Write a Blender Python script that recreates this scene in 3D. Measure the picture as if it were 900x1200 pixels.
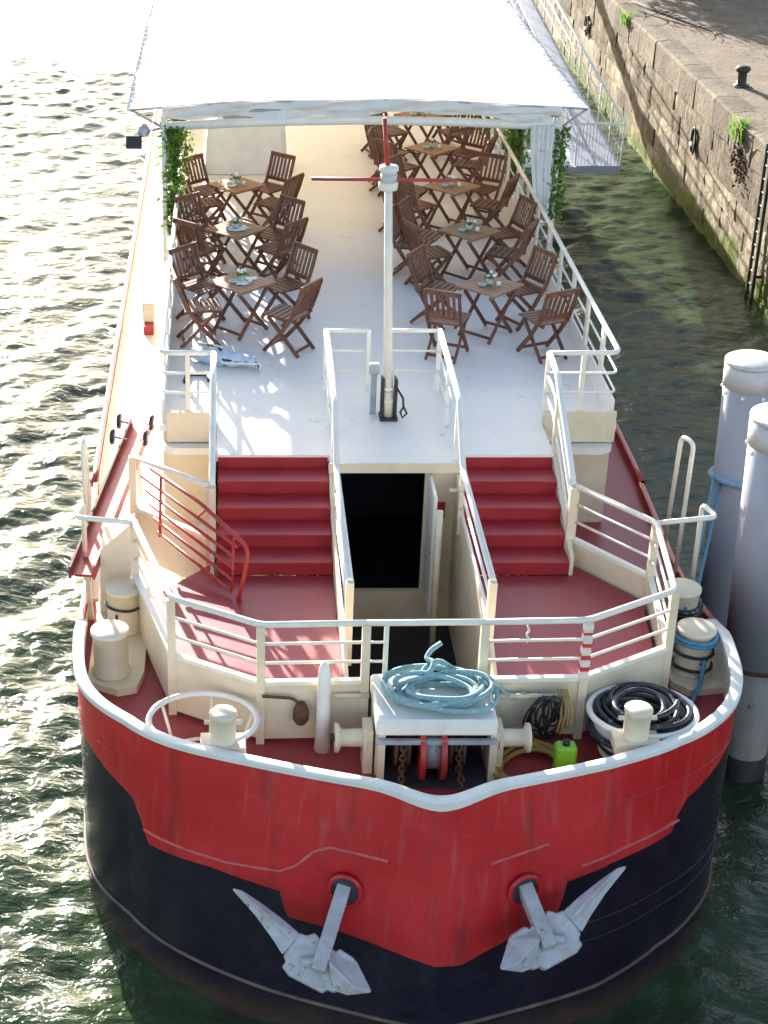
import bpy, math, random
from mathutils import Vector, Matrix, noise
random.seed(7)
R = math.radians
S = bpy.context.scene
for o in list(bpy.data.objects): bpy.data.objects.remove(o, do_unlink=True)
COL = S.collection

# ------------------------------------------------------------------ camera, sky, sun, exposure
cd = bpy.data.cameras.new('camera'); cam = bpy.data.objects.new('camera', cd); COL.objects.link(cam)
cam.location = (-2.08, 0.0, 13.3); cam.rotation_euler = (R(90 - 26.953), 0, 0)
cd.sensor_fit = 'VERTICAL'; cd.sensor_height = 36; cd.sensor_width = 27; cd.lens = 60
cd.shift_x = 175 / 1200; cd.clip_end = 3000; cd.clip_start = .1
S.camera = cam
SUN_EL, SUN_AZ = 15.5, 16.5            # sun stands behind the boat, turned towards the open river
w = bpy.data.worlds.new('World'); S.world = w; w.use_nodes = True
nt = w.node_tree; bg = nt.nodes['Background']
sky = nt.nodes.new('ShaderNodeTexSky'); sky.sky_type = 'NISHITA'; sky.sun_disc = False
sky.sun_elevation = R(SUN_EL); sky.sun_rotation = R(-SUN_AZ); sky.air_density = 0.75; sky.dust_density = 0.9; sky.ozone_density = 0.0
nt.links.new(sky.outputs[0], bg.inputs[0]); bg.inputs[1].default_value = 0.115
sd = bpy.data.lights.new('sun', 'SUN'); sd.energy = 5.0; sd.angle = R(.55); sd.color = (1, .97, .92)
sun = bpy.data.objects.new('sun', sd); COL.objects.link(sun); sun.location = (-20, 60, 30)
to_sun = Vector((-math.sin(R(SUN_AZ)) * math.cos(R(SUN_EL)), math.cos(R(SUN_AZ)) * math.cos(R(SUN_EL)), math.sin(R(SUN_EL))))
sun.rotation_euler = to_sun.to_track_quat('Z', 'Y').to_euler()
S.view_settings.view_transform = 'Standard'; S.view_settings.look = 'None'; S.view_settings.gamma = 1
S.view_settings.use_curve_mapping = False
S.view_settings.exposure = 1.9

# ------------------------------------------------------------------ mesh builder
V = Vector
class MB:
    def __init__(s): s.v = []; s.f = []; s.sm = []
    def face(s, idx, smooth=False): s.f.append(idx); s.sm.append(smooth)
    def add(s, verts, faces, smooth=False):
        n = len(s.v); s.v += [V(p) for p in verts]
        for f in faces: s.face([i + n for i in f], smooth)
        return s
    def box(s, a, b, bev=0.0):
        x0, y0, z0 = a; x1, y1, z1 = b
        if bev <= 0:
            return s.add([(x0,y0,z0),(x1,y0,z0),(x1,y1,z0),(x0,y1,z0),(x0,y0,z1),(x1,y0,z1),(x1,y1,z1),(x0,y1,z1)],
                         [(3,2,1,0),(4,5,6,7),(0,1,5,4),(1,2,6,5),(2,3,7,6),(3,0,4,7)])
        e = bev
        vs = []
        for z, i in ((z0, e), (z0+e, 0), (z1-e, 0), (z1, e)):
            vs += [(x0+i,y0+e if i==0 else y0+i,z),(x0+e if i==0 else x0+i,y0+i,z),(x1-(e if i==0 else i),y0+i,z),(x1-i,y0+(e if i==0 else i),z),
                   (x1-i,y1-(e if i==0 else i),z),(x1-(e if i==0 else i),y1-i,z),(x0+(e if i==0 else i),y1-i,z),(x0+i,y1-(e if i==0 else i),z)]
        fs = [tuple(range(7,-1,-1)), tuple(range(24,32))]
        for r in range(3):
            for k in range(8): fs.append((r*8+k, r*8+(k+1)%8, r*8+8+(k+1)%8, r*8+8+k))
        return s.add(vs, fs)
    def obox(s, c, ax, ay, az):            # oriented box, half axes
        c, ax, ay, az = V(c), V(ax), V(ay), V(az)
        vs = [c+ax*i+ay*j+az*k for k in (-1,1) for (i,j) in ((-1,-1),(1,-1),(1,1),(-1,1))]
        return s.add(vs, [(3,2,1,0),(4,5,6,7),(0,1,5,4),(1,2,6,5),(2,3,7,6),(3,0,4,7)])
    def bar(s, a, b, w, h, up=(0,0,1)):    # rectangular bar from a to b
        a, b = V(a), V(b); d = (b-a); L = d.length; d.normalize()
        up = V(up); side = d.cross(up)
        if side.length < 1e-4: side = d.cross(V((0,1,0)))
        side.normalize(); u2 = side.cross(d).normalized()
        return s.obox((a+b)/2, d*L/2, side*w/2, u2*h/2)
    def tube(s, pts, r, n=8, closed=False, cap=True, rs=None):
        pts = [V(p) for p in pts]; m = len(pts); base = len(s.v)
        t0 = (pts[1]-pts[0]).normalized()
        ref = V((0,0,1)) if abs(t0.z) < .9 else V((1,0,0))
        nrm = t0.cross(ref).normalized()
        prev = t0
        for i, p in enumerate(pts):
            if closed: t = (pts[(i+1)%m]-pts[i-1]).normalized()
            elif i == 0: t = t0
            elif i == m-1: t = (pts[-1]-pts[-2]).normalized()
            else:
                t = (pts[i+1]-pts[i]).normalized()+(pts[i]-pts[i-1]).normalized()
                t = t.normalized() if t.length > 1e-6 else prev
            q = prev.rotation_difference(t); nrm = q @ nrm; nrm = (nrm - t*nrm.dot(t)).normalized(); prev = t
            bn = t.cross(nrm); rr = rs[i] if rs else r
            for k in range(n):
                a = 2*math.pi*k/n; s.v.append(p + nrm*math.cos(a)*rr + bn*math.sin(a)*rr)
        for i in range(m if closed else m-1):
            j = (i+1) % m
            for k in range(n):
                s.face((base+i*n+k, base+i*n+(k+1)%n, base+j*n+(k+1)%n, base+j*n+k), True)
        if cap and not closed:
            s.face(tuple(base+k for k in range(n-1,-1,-1))); s.face(tuple(base+(m-1)*n+k for k in range(n)))
        return s
    def lathe(s, c, prof, n=24, axis=(0,0,1), smooth=True):   # prof: list of (r, h)
        c = V(c); ax = V(axis).normalized(); ref = V((1,0,0)) if abs(ax.x) < .9 else V((0,1,0))
        e1 = (ref - ax*ref.dot(ax)).normalized(); e2 = ax.cross(e1); base = len(s.v)
        for r, h in prof:
            for k in range(n):
                a = 2*math.pi*k/n; s.v.append(c + ax*h + (e1*math.cos(a)+e2*math.sin(a))*r)
        for i in range(len(prof)-1):
            for k in range(n): s.face((base+i*n+k, base+i*n+(k+1)%n, base+(i+1)*n+(k+1)%n, base+(i+1)*n+k), smooth)
        s.face(tuple(base+k for k in range(n-1,-1,-1))); s.face(tuple(base+(len(prof)-1)*n+k for k in range(n)))
        return s
    def prism(s, poly, z0, z1):
        n = len(poly); b = [(x,y,z0) for x,y in poly]; t = [(x,y,z1) for x,y in poly]
        a = sum(poly[i][0]*poly[(i+1)%n][1]-poly[(i+1)%n][0]*poly[i][1] for i in range(n))
        fs = [tuple(range(n-1,-1,-1)), tuple(range(n,2*n))]+[(i,(i+1)%n,n+(i+1)%n,n+i) for i in range(n)]
        if a < 0: fs = [tuple(reversed(f)) for f in fs]
        return s.add(b+t, fs)
    def prism_x(s, poly, x0, x1):          # poly in (y,z)
        n = len(poly); b = [(x0,y,z) for y,z in poly]; t = [(x1,y,z) for y,z in poly]
        a = sum(poly[i][0]*poly[(i+1)%n][1]-poly[(i+1)%n][0]*poly[i][1] for i in range(n))
        fs = [tuple(range(n-1,-1,-1)), tuple(range(n,2*n))]+[(i,(i+1)%n,n+(i+1)%n,n+i) for i in range(n)]
        if a < 0: fs = [tuple(reversed(f)) for f in fs]
        return s.add(b+t, fs)
    def wall(s, pts, z0, z1, th):          # upright panel along an xy polyline
        for a, b in zip(pts[:-1], pts[1:]):
            a3, b3 = V((a[0],a[1],0)), V((b[0],b[1],0)); d = (b3-a3).normalized(); nn = V((-d.y,d.x,0))
            s.obox(((a[0]+b[0])/2,(a[1]+b[1])/2,(z0+z1)/2), (b3-a3)/2, nn*th/2, (0,0,(z1-z0)/2))
        return s
    def mesh(s, name, off=V((0,0,0)), mats=()):
        me = bpy.data.meshes.new(name); me.from_pydata([tuple(p-off) for p in s.v], [], s.f)
        me.polygons.foreach_set('use_smooth', s.sm)
        for m in mats: me.materials.append(m)
        me.update(); return me
    def build(s, name, mat, parent=None, root=None):
        off = wloc(parent) if parent else V((0,0,0))
        o = bpy.data.objects.new(name, s.mesh(name, off, [mat])); COL.objects.link(o)
        if parent: o.parent = parent
        return o
def wloc(o):
    p = V((0,0,0))
    while o: p = p + o.location; o = o.parent
    return p
def tag(o, label=None, cat=None, group=None, kind=None):
    for k, val in (('label',label),('category',cat),('group',group),('kind',kind)):
        if val: o[k] = val
    return o
def empty(name, loc, label, cat, group=None):
    o = bpy.data.objects.new(name, None); COL.objects.link(o); o.location = loc; o.empty_display_size = .2
    return tag(o, label, cat, group)
def copy_tree(o, parent=None):
    c = o.copy(); COL.objects.link(c); c.parent = parent
    for ch in list(o.children): copy_tree(ch, c)
    return c
def bend(pts, r=.08, n=5):               # round the corners of a polyline
    pts = [V(p) for p in pts]; out = [pts[0]]
    for i in range(1, len(pts)-1):
        a, b, c = pts[i-1], pts[i], pts[i+1]
        ra = min(r, (a-b).length*.45, (c-b).length*.45)
        p, q = b+(a-b).normalized()*ra, b+(c-b).normalized()*ra
        for k in range(n+1):
            t = k/n; out.append(p*(1-t)**2 + b*2*t*(1-t) + q*t*t)
    out.append(pts[-1]); return out

# ------------------------------------------------------------------ materials
def nodes(name):
    m = bpy.data.materials.new(name); m.use_nodes = True; t = m.node_tree
    return m, t, t.nodes['Principled BSDF']
def mat(name, col, rough=.5, metal=0.0, col2=None, scale=3.0, amt=.5, bump=0.0, bscale=40.0, spec=.5, spots=None, spot_th=.68, spot_scale=9.0, detail=6, stretch=(1,1,1), rand=0.0, trans=0.0):
    m, t, b = nodes(name); N = t.nodes.new; L = t.links.new
    tc = N('ShaderNodeTexCoord'); mp = N('ShaderNodeMapping'); mp.inputs['Scale'].default_value = stretch
    L(tc.outputs['Object'], mp.inputs[0])
    nz = N('ShaderNodeTexNoise'); nz.inputs['Scale'].default_value = scale; nz.inputs['Detail'].default_value = detail; nz.inputs['Roughness'].default_value = .62
    L(mp.outputs[0], nz.inputs[0])
    if col2 is None: col2 = tuple(c*.72 for c in col)
    rp = N('ShaderNodeValToRGB'); rp.color_ramp.elements[0].position = .5-.3*amt; rp.color_ramp.elements[1].position = .5+.3*amt
    rp.color_ramp.elements[0].color = (*col2, 1); rp.color_ramp.elements[1].color = (*col, 1)
    L(nz.outputs[0], rp.inputs[0]); out = rp.outputs[0]
    if spots:
        n2 = N('ShaderNodeTexNoise'); n2.inputs['Scale'].default_value = spot_scale; n2.inputs['Detail'].default_value = 8; n2.inputs['Roughness'].default_value = .7
        L(mp.outputs[0], n2.inputs[0])
        r2 = N('ShaderNodeValToRGB'); r2.color_ramp.elements[0].position = spot_th; r2.color_ramp.elements[1].position = spot_th+.05
        L(n2.outputs[0], r2.inputs[0])
        mx = N('ShaderNodeMix'); mx.data_type = 'RGBA'; mx.inputs[7].default_value = (*spots, 1)
        L(r2.outputs[0], mx.inputs[0]); L(out, mx.inputs[6]); out = mx.outputs[2]
    if rand:
        oi = N('ShaderNodeObjectInfo'); mr = N('ShaderNodeMapRange'); mr.inputs[3].default_value = 1-rand; mr.inputs[4].default_value = 1+rand
        L(oi.outputs['Random'], mr.inputs[0])
        mu = N('ShaderNodeMix'); mu.data_type = 'RGBA'; mu.blend_type = 'MULTIPLY'; mu.inputs[0].default_value = 1
        L(out, mu.inputs[6]); L(mr.outputs[0], mu.inputs[7]); out = mu.outputs[2]
    L(out, b.inputs['Base Color'])
    rr = N('ShaderNodeMapRange'); rr.inputs[3].default_value = max(.03, rough-.1); rr.inputs[4].default_value = min(1, rough+.12); L(nz.outputs[0], rr.inputs[0]); L(rr.outputs[0], b.inputs['Roughness'])
    b.inputs['Metallic'].default_value = metal; b.inputs['Specular IOR Level'].default_value = spec
    if trans: b.inputs['Transmission Weight'].default_value = trans
    if bump:
        n3 = N('ShaderNodeTexNoise'); n3.inputs['Scale'].default_value = bscale; n3.inputs['Detail'].default_value = 5; L(mp.outputs[0], n3.inputs[0])
        bp = N('ShaderNodeBump'); bp.inputs['Strength'].default_value = bump; bp.inputs['Distance'].default_value = .02; L(n3.outputs[0], bp.inputs['Height']); L(bp.outputs[0], b.inputs['Normal'])
    return m
M = {}
M['white'] = mat('white_paint', (.84,.80,.71), .4, col2=(.75,.70,.60), scale=4, spots=(.45,.33,.22), spot_th=.67, spot_scale=7, bump=.05)
M['cream'] = mat('cream_paint', (.78,.66,.47), .42, col2=(.70,.58,.40), scale=3, spots=(.35,.20,.11), spot_th=.71, spot_scale=7, bump=.06, bscale=25)
M['rail'] = mat('cream_rail_paint', (.86,.80,.66), .35, col2=(.78,.70,.55), scale=6, spots=(.35,.2,.1), spot_th=.73, spot_scale=14)
M['deck'] = mat('white_deck_paint', (.88,.83,.75), .45, col2=(.80,.75,.67), scale=1.3, amt=.9, spots=(.64,.60,.54), spot_th=.62, spot_scale=4, bump=.08, bscale=60)
M['red_floor'] = mat('red_deck_paint', (.36,.045,.05), .42, col2=(.27,.03,.036), scale=1.8, amt=.9, spots=(.30,.10,.085), spot_th=.64, spot_scale=4, bump=.1, bscale=70)
M['red_stair'] = mat('red_stair_paint', (.38,.022,.03), .42, col2=(.30,.016,.022), scale=2.5, spots=(.22,.05,.05), spot_th=.68, spot_scale=7, bump=.08, bscale=60)
M['dark'] = mat('interior_shade', (.05,.042,.055), .7, col2=(.03,.026,.034))  # near-black colour stands in for shade inside openings and under the windlass
M['black'] = mat('black_rubber', (.02,.02,.022), .55, col2=(.012,.012,.014), bump=.1)
M['galv'] = mat('grey_anchor_paint', (.54,.52,.52), .5, col2=(.40,.37,.33), scale=5, spots=(.30,.19,.10), spot_th=.60, spot_scale=9, bump=.12, bscale=30)
M['wood'] = mat('oiled_wood', (.20,.075,.036), .42, col2=(.11,.038,.02), scale=14, stretch=(1,.25,1), bump=.12, bscale=50, rand=.18)
M['tablewood'] = mat('table_wood', (.38,.20,.10), .45, col2=(.26,.125,.06), scale=9, stretch=(1,.2,1), bump=.1, bscale=50, rand=.12)
M['canvas'] = mat('awning_canvas', (.86,.84,.76), .85, col2=(.82,.79,.70), scale=.8, amt=.9, bump=.12, bscale=6)
M['canvas_dirty'] = mat('valance_canvas', (.84,.81,.76), .8, col2=(.62,.59,.55), scale=3, amt=.8, stretch=(1,1,.4), bump=.2, bscale=8)
M['alu'] = mat('grey_metal', (.42,.43,.46), .4, metal=.3, col2=(.33,.34,.37), scale=6, bump=.05)
M['redpaint'] = mat('red_tube_paint', (.48,.045,.03), .35, col2=(.36,.03,.022), scale=6, spots=(.2,.09,.05), spot_th=.66, spot_scale=12)
M['ropeteal'] = mat('teal_rope', (.36,.52,.51), .85, col2=(.20,.34,.35), scale=30, bump=.6, bscale=120)
M['ropeblue'] = mat('blue_rope', (.12,.32,.45), .8, col2=(.07,.22,.33), scale=30, bump=.6, bscale=120)
M['ropepale'] = mat('pale_blue_rope', (.34,.46,.55), .85, col2=(.22,.34,.44), scale=20, bump=.5, bscale=90)
M['ropeyellow'] = mat('ochre_hose', (.42,.27,.06), .5, col2=(.30,.18,.04), scale=12)
M['hose'] = mat('black_hose', (.025,.026,.03), .38, col2=(.015,.015,.018), scale=20, bump=.2, bscale=80, spots=(.17,.16,.16), spot_th=.58, spot_scale=9)
M['rust'] = mat('rusty_iron', (.16,.065,.03), .8, col2=(.07,.03,.018), scale=12, bump=.5, bscale=40)
M['iron'] = mat('dark_iron', (.045,.036,.032), .6, col2=(.025,.02,.018), scale=12, bump=.3, bscale=40)
M['pile'] = mat('grey_pile_paint', (.40,.385,.41), .5, col2=(.32,.305,.325), scale=2, amt=.9, stretch=(1,1,.3), spots=(.27,.22,.18), spot_th=.68, spot_scale=4, bump=.04)
M['pilecap'] = mat('pile_cap_paint', (.58,.55,.51), .6, col2=(.46,.43,.39), scale=4, spots=(.32,.27,.22), spot_th=.62, spot_scale=6, bump=.1)
M['pilelow'] = mat('weathered_pile', (.42,.38,.33), .65, col2=(.28,.24,.19), scale=3, stretch=(1,1,.4), spots=(.12,.085,.05), spot_th=.6, spot_scale=4, bump=.2)
M['green'] = mat('green_plastic', (.22,.50,.03), .4, col2=(.17,.40,.02), scale=6)
M['leaf'] = mat('vine_leaf', (.17,.27,.06), .5, col2=(.07,.14,.03), scale=9, amt=.9)
def leafy(name,c1,c2):
    m, t, b = nodes(name); N = t.nodes.new; L = t.links.new; t.nodes.remove(b); out = t.nodes['Material Output']
    tc=N('ShaderNodeTexCoord'); nz=N('ShaderNodeTexNoise'); nz.inputs['Scale'].default_value=7; L(tc.outputs['Object'],nz.inputs[0])
    rp=N('ShaderNodeValToRGB'); rp.color_ramp.elements[0].position=.35; rp.color_ramp.elements[1].position=.65; rp.color_ramp.elements[0].color=(*c2,1); rp.color_ramp.elements[1].color=(*c1,1); L(nz.outputs[0],rp.inputs[0])
    d=N('ShaderNodeBsdfDiffuse'); tr=N('ShaderNodeBsdfTranslucent'); L(rp.outputs[0],d.inputs[0]); L(rp.outputs[0],tr.inputs[0]); mx=N('ShaderNodeMixShader'); mx.inputs[0].default_value=.45
    L(d.outputs[0],mx.inputs[1]); L(tr.outputs[0],mx.inputs[2]); L(mx.outputs[0],out.inputs[0]); return m
M['leaf'] = leafy('vine_leaf',(.22,.33,.07),(.08,.16,.035))
M['leafdry'] = mat('tree_leaf', (.07,.11,.03), .6, col2=(.035,.06,.015), scale=4, amt=.9)
M['bark'] = mat('bark', (.12,.09,.065), .9, col2=(.06,.045,.03), scale=9, stretch=(1,1,.3), bump=.6, bscale=25)
M['cloth'] = mat('white_cloth', (.86,.83,.79), .85, col2=(.78,.75,.71), scale=4, bump=.2, bscale=10)
M['clothblue'] = mat('pale_blue_tarp', (.55,.63,.72), .7, col2=(.42,.50,.60), scale=6, bump=.4, bscale=14)
M['petal'] = mat('white_petal', (.85,.84,.78), .6, col2=(.75,.74,.68))
M['mint'] = mat('mint_ceramic', (.42,.58,.50), .3, col2=(.36,.50,.43))
M['glass'] = mat('lamp_glass', (.75,.74,.68), .1, col2=(.7,.69,.63), trans=.3)
M['redsign'] = mat('red_gloss', (.55,.02,.02), .3)
M['tape_red'] = mat('red_tape', (.62,.04,.05), .5, col2=(.52,.03,.04))
M['tape_white'] = mat('white_tape', (.82,.80,.78), .5)

def hull_red():
    m, t, b = nodes('red_hull_paint'); N = t.nodes.new; L = t.links.new
    tc = N('ShaderNodeTexCoord')
    n1 = N('ShaderNodeTexNoise'); n1.inputs['Scale'].default_value = .9; n1.inputs['Detail'].default_value = 8; L(tc.outputs['Object'], n1.inputs[0])
    r1 = N('ShaderNodeValToRGB'); r1.color_ramp.elements[0].position = .3; r1.color_ramp.elements[1].position = .75
    r1.color_ramp.elements[0].color = (.50,.014,.018,1); r1.color_ramp.elements[1].color = (.66,.034,.034,1); L(n1.outputs[0], r1.inputs[0])
    mp = N('ShaderNodeMapping'); mp.inputs['Scale'].default_value = (9,9,.9); L(tc.outputs['Object'], mp.inputs[0])   # run-off streaks
    n2 = N('ShaderNodeTexNoise'); n2.inputs['Scale'].default_value = 1.0; n2.inputs['Detail'].default_value = 5; L(mp.outputs[0], n2.inputs[0])
    r2 = N('ShaderNodeValToRGB'); r2.color_ramp.elements[0].position = .56; r2.color_ramp.elements[1].position = .80; r2.color_ramp.elements[1].color = (.45,.45,.45,1); L(n2.outputs[0], r2.inputs[0])
    x1 = N('ShaderNodeMix'); x1.data_type = 'RGBA'; x1.inputs[7].default_value = (.52,.15,.12,1); L(r2.outputs[0], x1.inputs[0]); L(r1.outputs[0], x1.inputs[6])
    n3 = N('ShaderNodeTexNoise'); n3.inputs['Scale'].default_value = 5; n3.inputs['Detail'].default_value = 10; n3.inputs['Roughness'].default_value = .75; L(tc.outputs['Object'], n3.inputs[0])
    r3 = N('ShaderNodeValToRGB'); r3.color_ramp.elements[0].position = .685; r3.color_ramp.elements[1].position = .72; L(n3.outputs[0], r3.inputs[0])
    x2 = N('ShaderNodeMix'); x2.data_type = 'RGBA'; x2.inputs[7].default_value = (.16,.07,.04,1); L(r3.outputs[0], x2.inputs[0]); L(x1.outputs[2], x2.inputs[6])
    mp2 = N('ShaderNodeMapping'); mp2.inputs['Scale'].default_value = (1.3,1.3,26); mp2.inputs['Rotation'].default_value = (0,.05,0); L(tc.outputs['Object'], mp2.inputs[0])   # scrapes
    n5 = N('ShaderNodeTexNoise'); n5.inputs['Scale'].default_value = 1.0; n5.inputs['Detail'].default_value = 6; n5.inputs['Roughness'].default_value = .7; L(mp2.outputs[0], n5.inputs[0])
    r5 = N('ShaderNodeValToRGB'); r5.color_ramp.elements[0].position = .66; r5.color_ramp.elements[1].position = .74; r5.color_ramp.elements[1].color = (.55,.55,.55,1); L(n5.outputs[0], r5.inputs[0])
    x3 = N('ShaderNodeMix'); x3.data_type = 'RGBA'; x3.inputs[7].default_value = (.60,.22,.19,1); L(r5.outputs[0], x3.inputs[0]); L(x2.outputs[2], x3.inputs[6])
    mp3 = N('ShaderNodeMapping'); mp3.inputs['Scale'].default_value = (4.5,4.5,.5); mp3.inputs['Location'].default_value = (3,1,0); L(tc.outputs['Object'], mp3.inputs[0])   # rust and grime runs
    n6 = N('ShaderNodeTexNoise'); n6.inputs['Scale'].default_value = 1.0; n6.inputs['Detail'].default_value = 7; n6.inputs['Roughness'].default_value = .65; L(mp3.outputs[0], n6.inputs[0])
    r6 = N('ShaderNodeValToRGB'); r6.color_ramp.elements[0].position = .54; r6.color_ramp.elements[1].position = .72; r6.color_ramp.elements[1].color = (.7,.7,.7,1); L(n6.outputs[0], r6.inputs[0])
    x4 = N('ShaderNodeMix'); x4.data_type = 'RGBA'; x4.inputs[7].default_value = (.26,.03,.025,1); L(r6.outputs[0], x4.inputs[0]); L(x3.outputs[2], x4.inputs[6])
    L(x4.outputs[2], b.inputs['Base Color'])
    rr = N('ShaderNodeMapRange'); rr.inputs[3].default_value = .22; rr.inputs[4].default_value = .5; L(n1.outputs[0], rr.inputs[0]); L(rr.outputs[0], b.inputs['Roughness'])
    n4 = N('ShaderNodeTexNoise'); n4.inputs['Scale'].default_value = 1.6; n4.inputs['Detail'].default_value = 3; L(tc.outputs['Object'], n4.inputs[0])
    bp = N('ShaderNodeBump'); bp.inputs['Strength'].default_value = .45; bp.inputs['Distance'].default_value = .06; L(n4.outputs[0], bp.inputs['Height']); L(bp.outputs[0], b.inputs['Normal'])
    return m
def hull_black():
    m, t, b = nodes('black_hull_paint'); N = t.nodes.new; L = t.links.new
    tc = N('ShaderNodeTexCoord')
    n1 = N('ShaderNodeTexNoise'); n1.inputs['Scale'].default_value = 2.2; n1.inputs['Detail'].default_value = 9; n1.inputs['Roughness'].default_value = .65; L(tc.outputs['Object'], n1.inputs[0])
    r1 = N('ShaderNodeValToRGB'); r1.color_ramp.elements[0].position = .35; r1.color_ramp.elements[1].position = .7
    r1.color_ramp.elements[0].color = (.008,.005,.015,1); r1.color_ramp.elements[1].color = (.020,.013,.024,1); L(n1.outputs[0], r1.inputs[0])
    sp = N('ShaderNodeSeparateXYZ'); L(tc.outputs['Object'], sp.inputs[0])
    ad = N('ShaderNodeMath'); ad.operation = 'MULTIPLY_ADD'; ad.inputs[1].default_value = .5; L(n1.outputs[0], ad.inputs[0]); L(sp.outputs[2], ad.inputs[2])
    r2 = N('ShaderNodeValToRGB'); r2.color_ramp.elements[0].position = .30; r2.color_ramp.elements[0].color = (.7,.7,.7,1); r2.color_ramp.elements[1].position = .62; r2.color_ramp.elements[1].color = (0,0,0,1); L(ad.outputs[0], r2.inputs[0])
    x = N('ShaderNodeMix'); x.data_type = 'RGBA'; x.inputs[7].default_value = (.085,.05,.03,1); L(r2.outputs[0], x.inputs[0]); L(r1.outputs[0], x.inputs[6])   # silt and rust above the waterline
    L(x.outputs[2], b.inputs['Base Color'])
    rr = N('ShaderNodeMapRange'); rr.inputs[3].default_value = .12; rr.inputs[4].default_value = .38; L(n1.outputs[0], rr.inputs[0]); L(rr.outputs[0], b.inputs['Roughness'])
    bp = N('ShaderNodeBump'); bp.inputs['Strength'].default_value = .35; bp.inputs['Distance'].default_value = .04; L(n1.outputs[0], bp.inputs['Height']); L(bp.outputs[0], b.inputs['Normal'])
    return m
def water_mat():
    m, t, b = nodes('river_water'); N = t.nodes.new; L = t.links.new
    tc = N('ShaderNodeTexCoord')
    n0 = N('ShaderNodeTexNoise'); n0.inputs['Scale'].default_value = .35; n0.inputs['Detail'].default_value = 4; L(tc.outputs['Object'], n0.inputs[0])
    r0 = N('ShaderNodeValToRGB'); r0.color_ramp.elements[0].color = (.026,.044,.018,1); r0.color_ramp.elements[1].color = (.052,.076,.032,1); r0.color_ramp.elements[0].position = .35; r0.color_ramp.elements[1].position = .65
    L(n0.outputs[0], r0.inputs[0]); L(r0.outputs[0], b.inputs['Base Color'])
    b.inputs['Roughness'].default_value = .07; b.inputs['IOR'].default_value = 1.29
    mp = N('ShaderNodeMapping'); mp.inputs['Scale'].default_value = (.8,1.2,1); mp.inputs['Rotation'].default_value = (0,0,.3); L(tc.outputs['Object'], mp.inputs[0])
    n1 = N('ShaderNodeTexNoise'); n1.inputs['Scale'].default_value = 4.5; n1.inputs['Detail'].default_value = 5; n1.inputs['Roughness'].default_value = .55; n1.inputs['Distortion'].default_value = .4; L(mp.outputs[0], n1.inputs[0])
    bp = N('ShaderNodeBump'); bp.inputs['Strength'].default_value = .7; bp.inputs['Distance'].default_value = .07; L(n1.outputs[0], bp.inputs['Height']); L(bp.outputs[0], b.inputs['Normal'])
    return m
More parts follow.
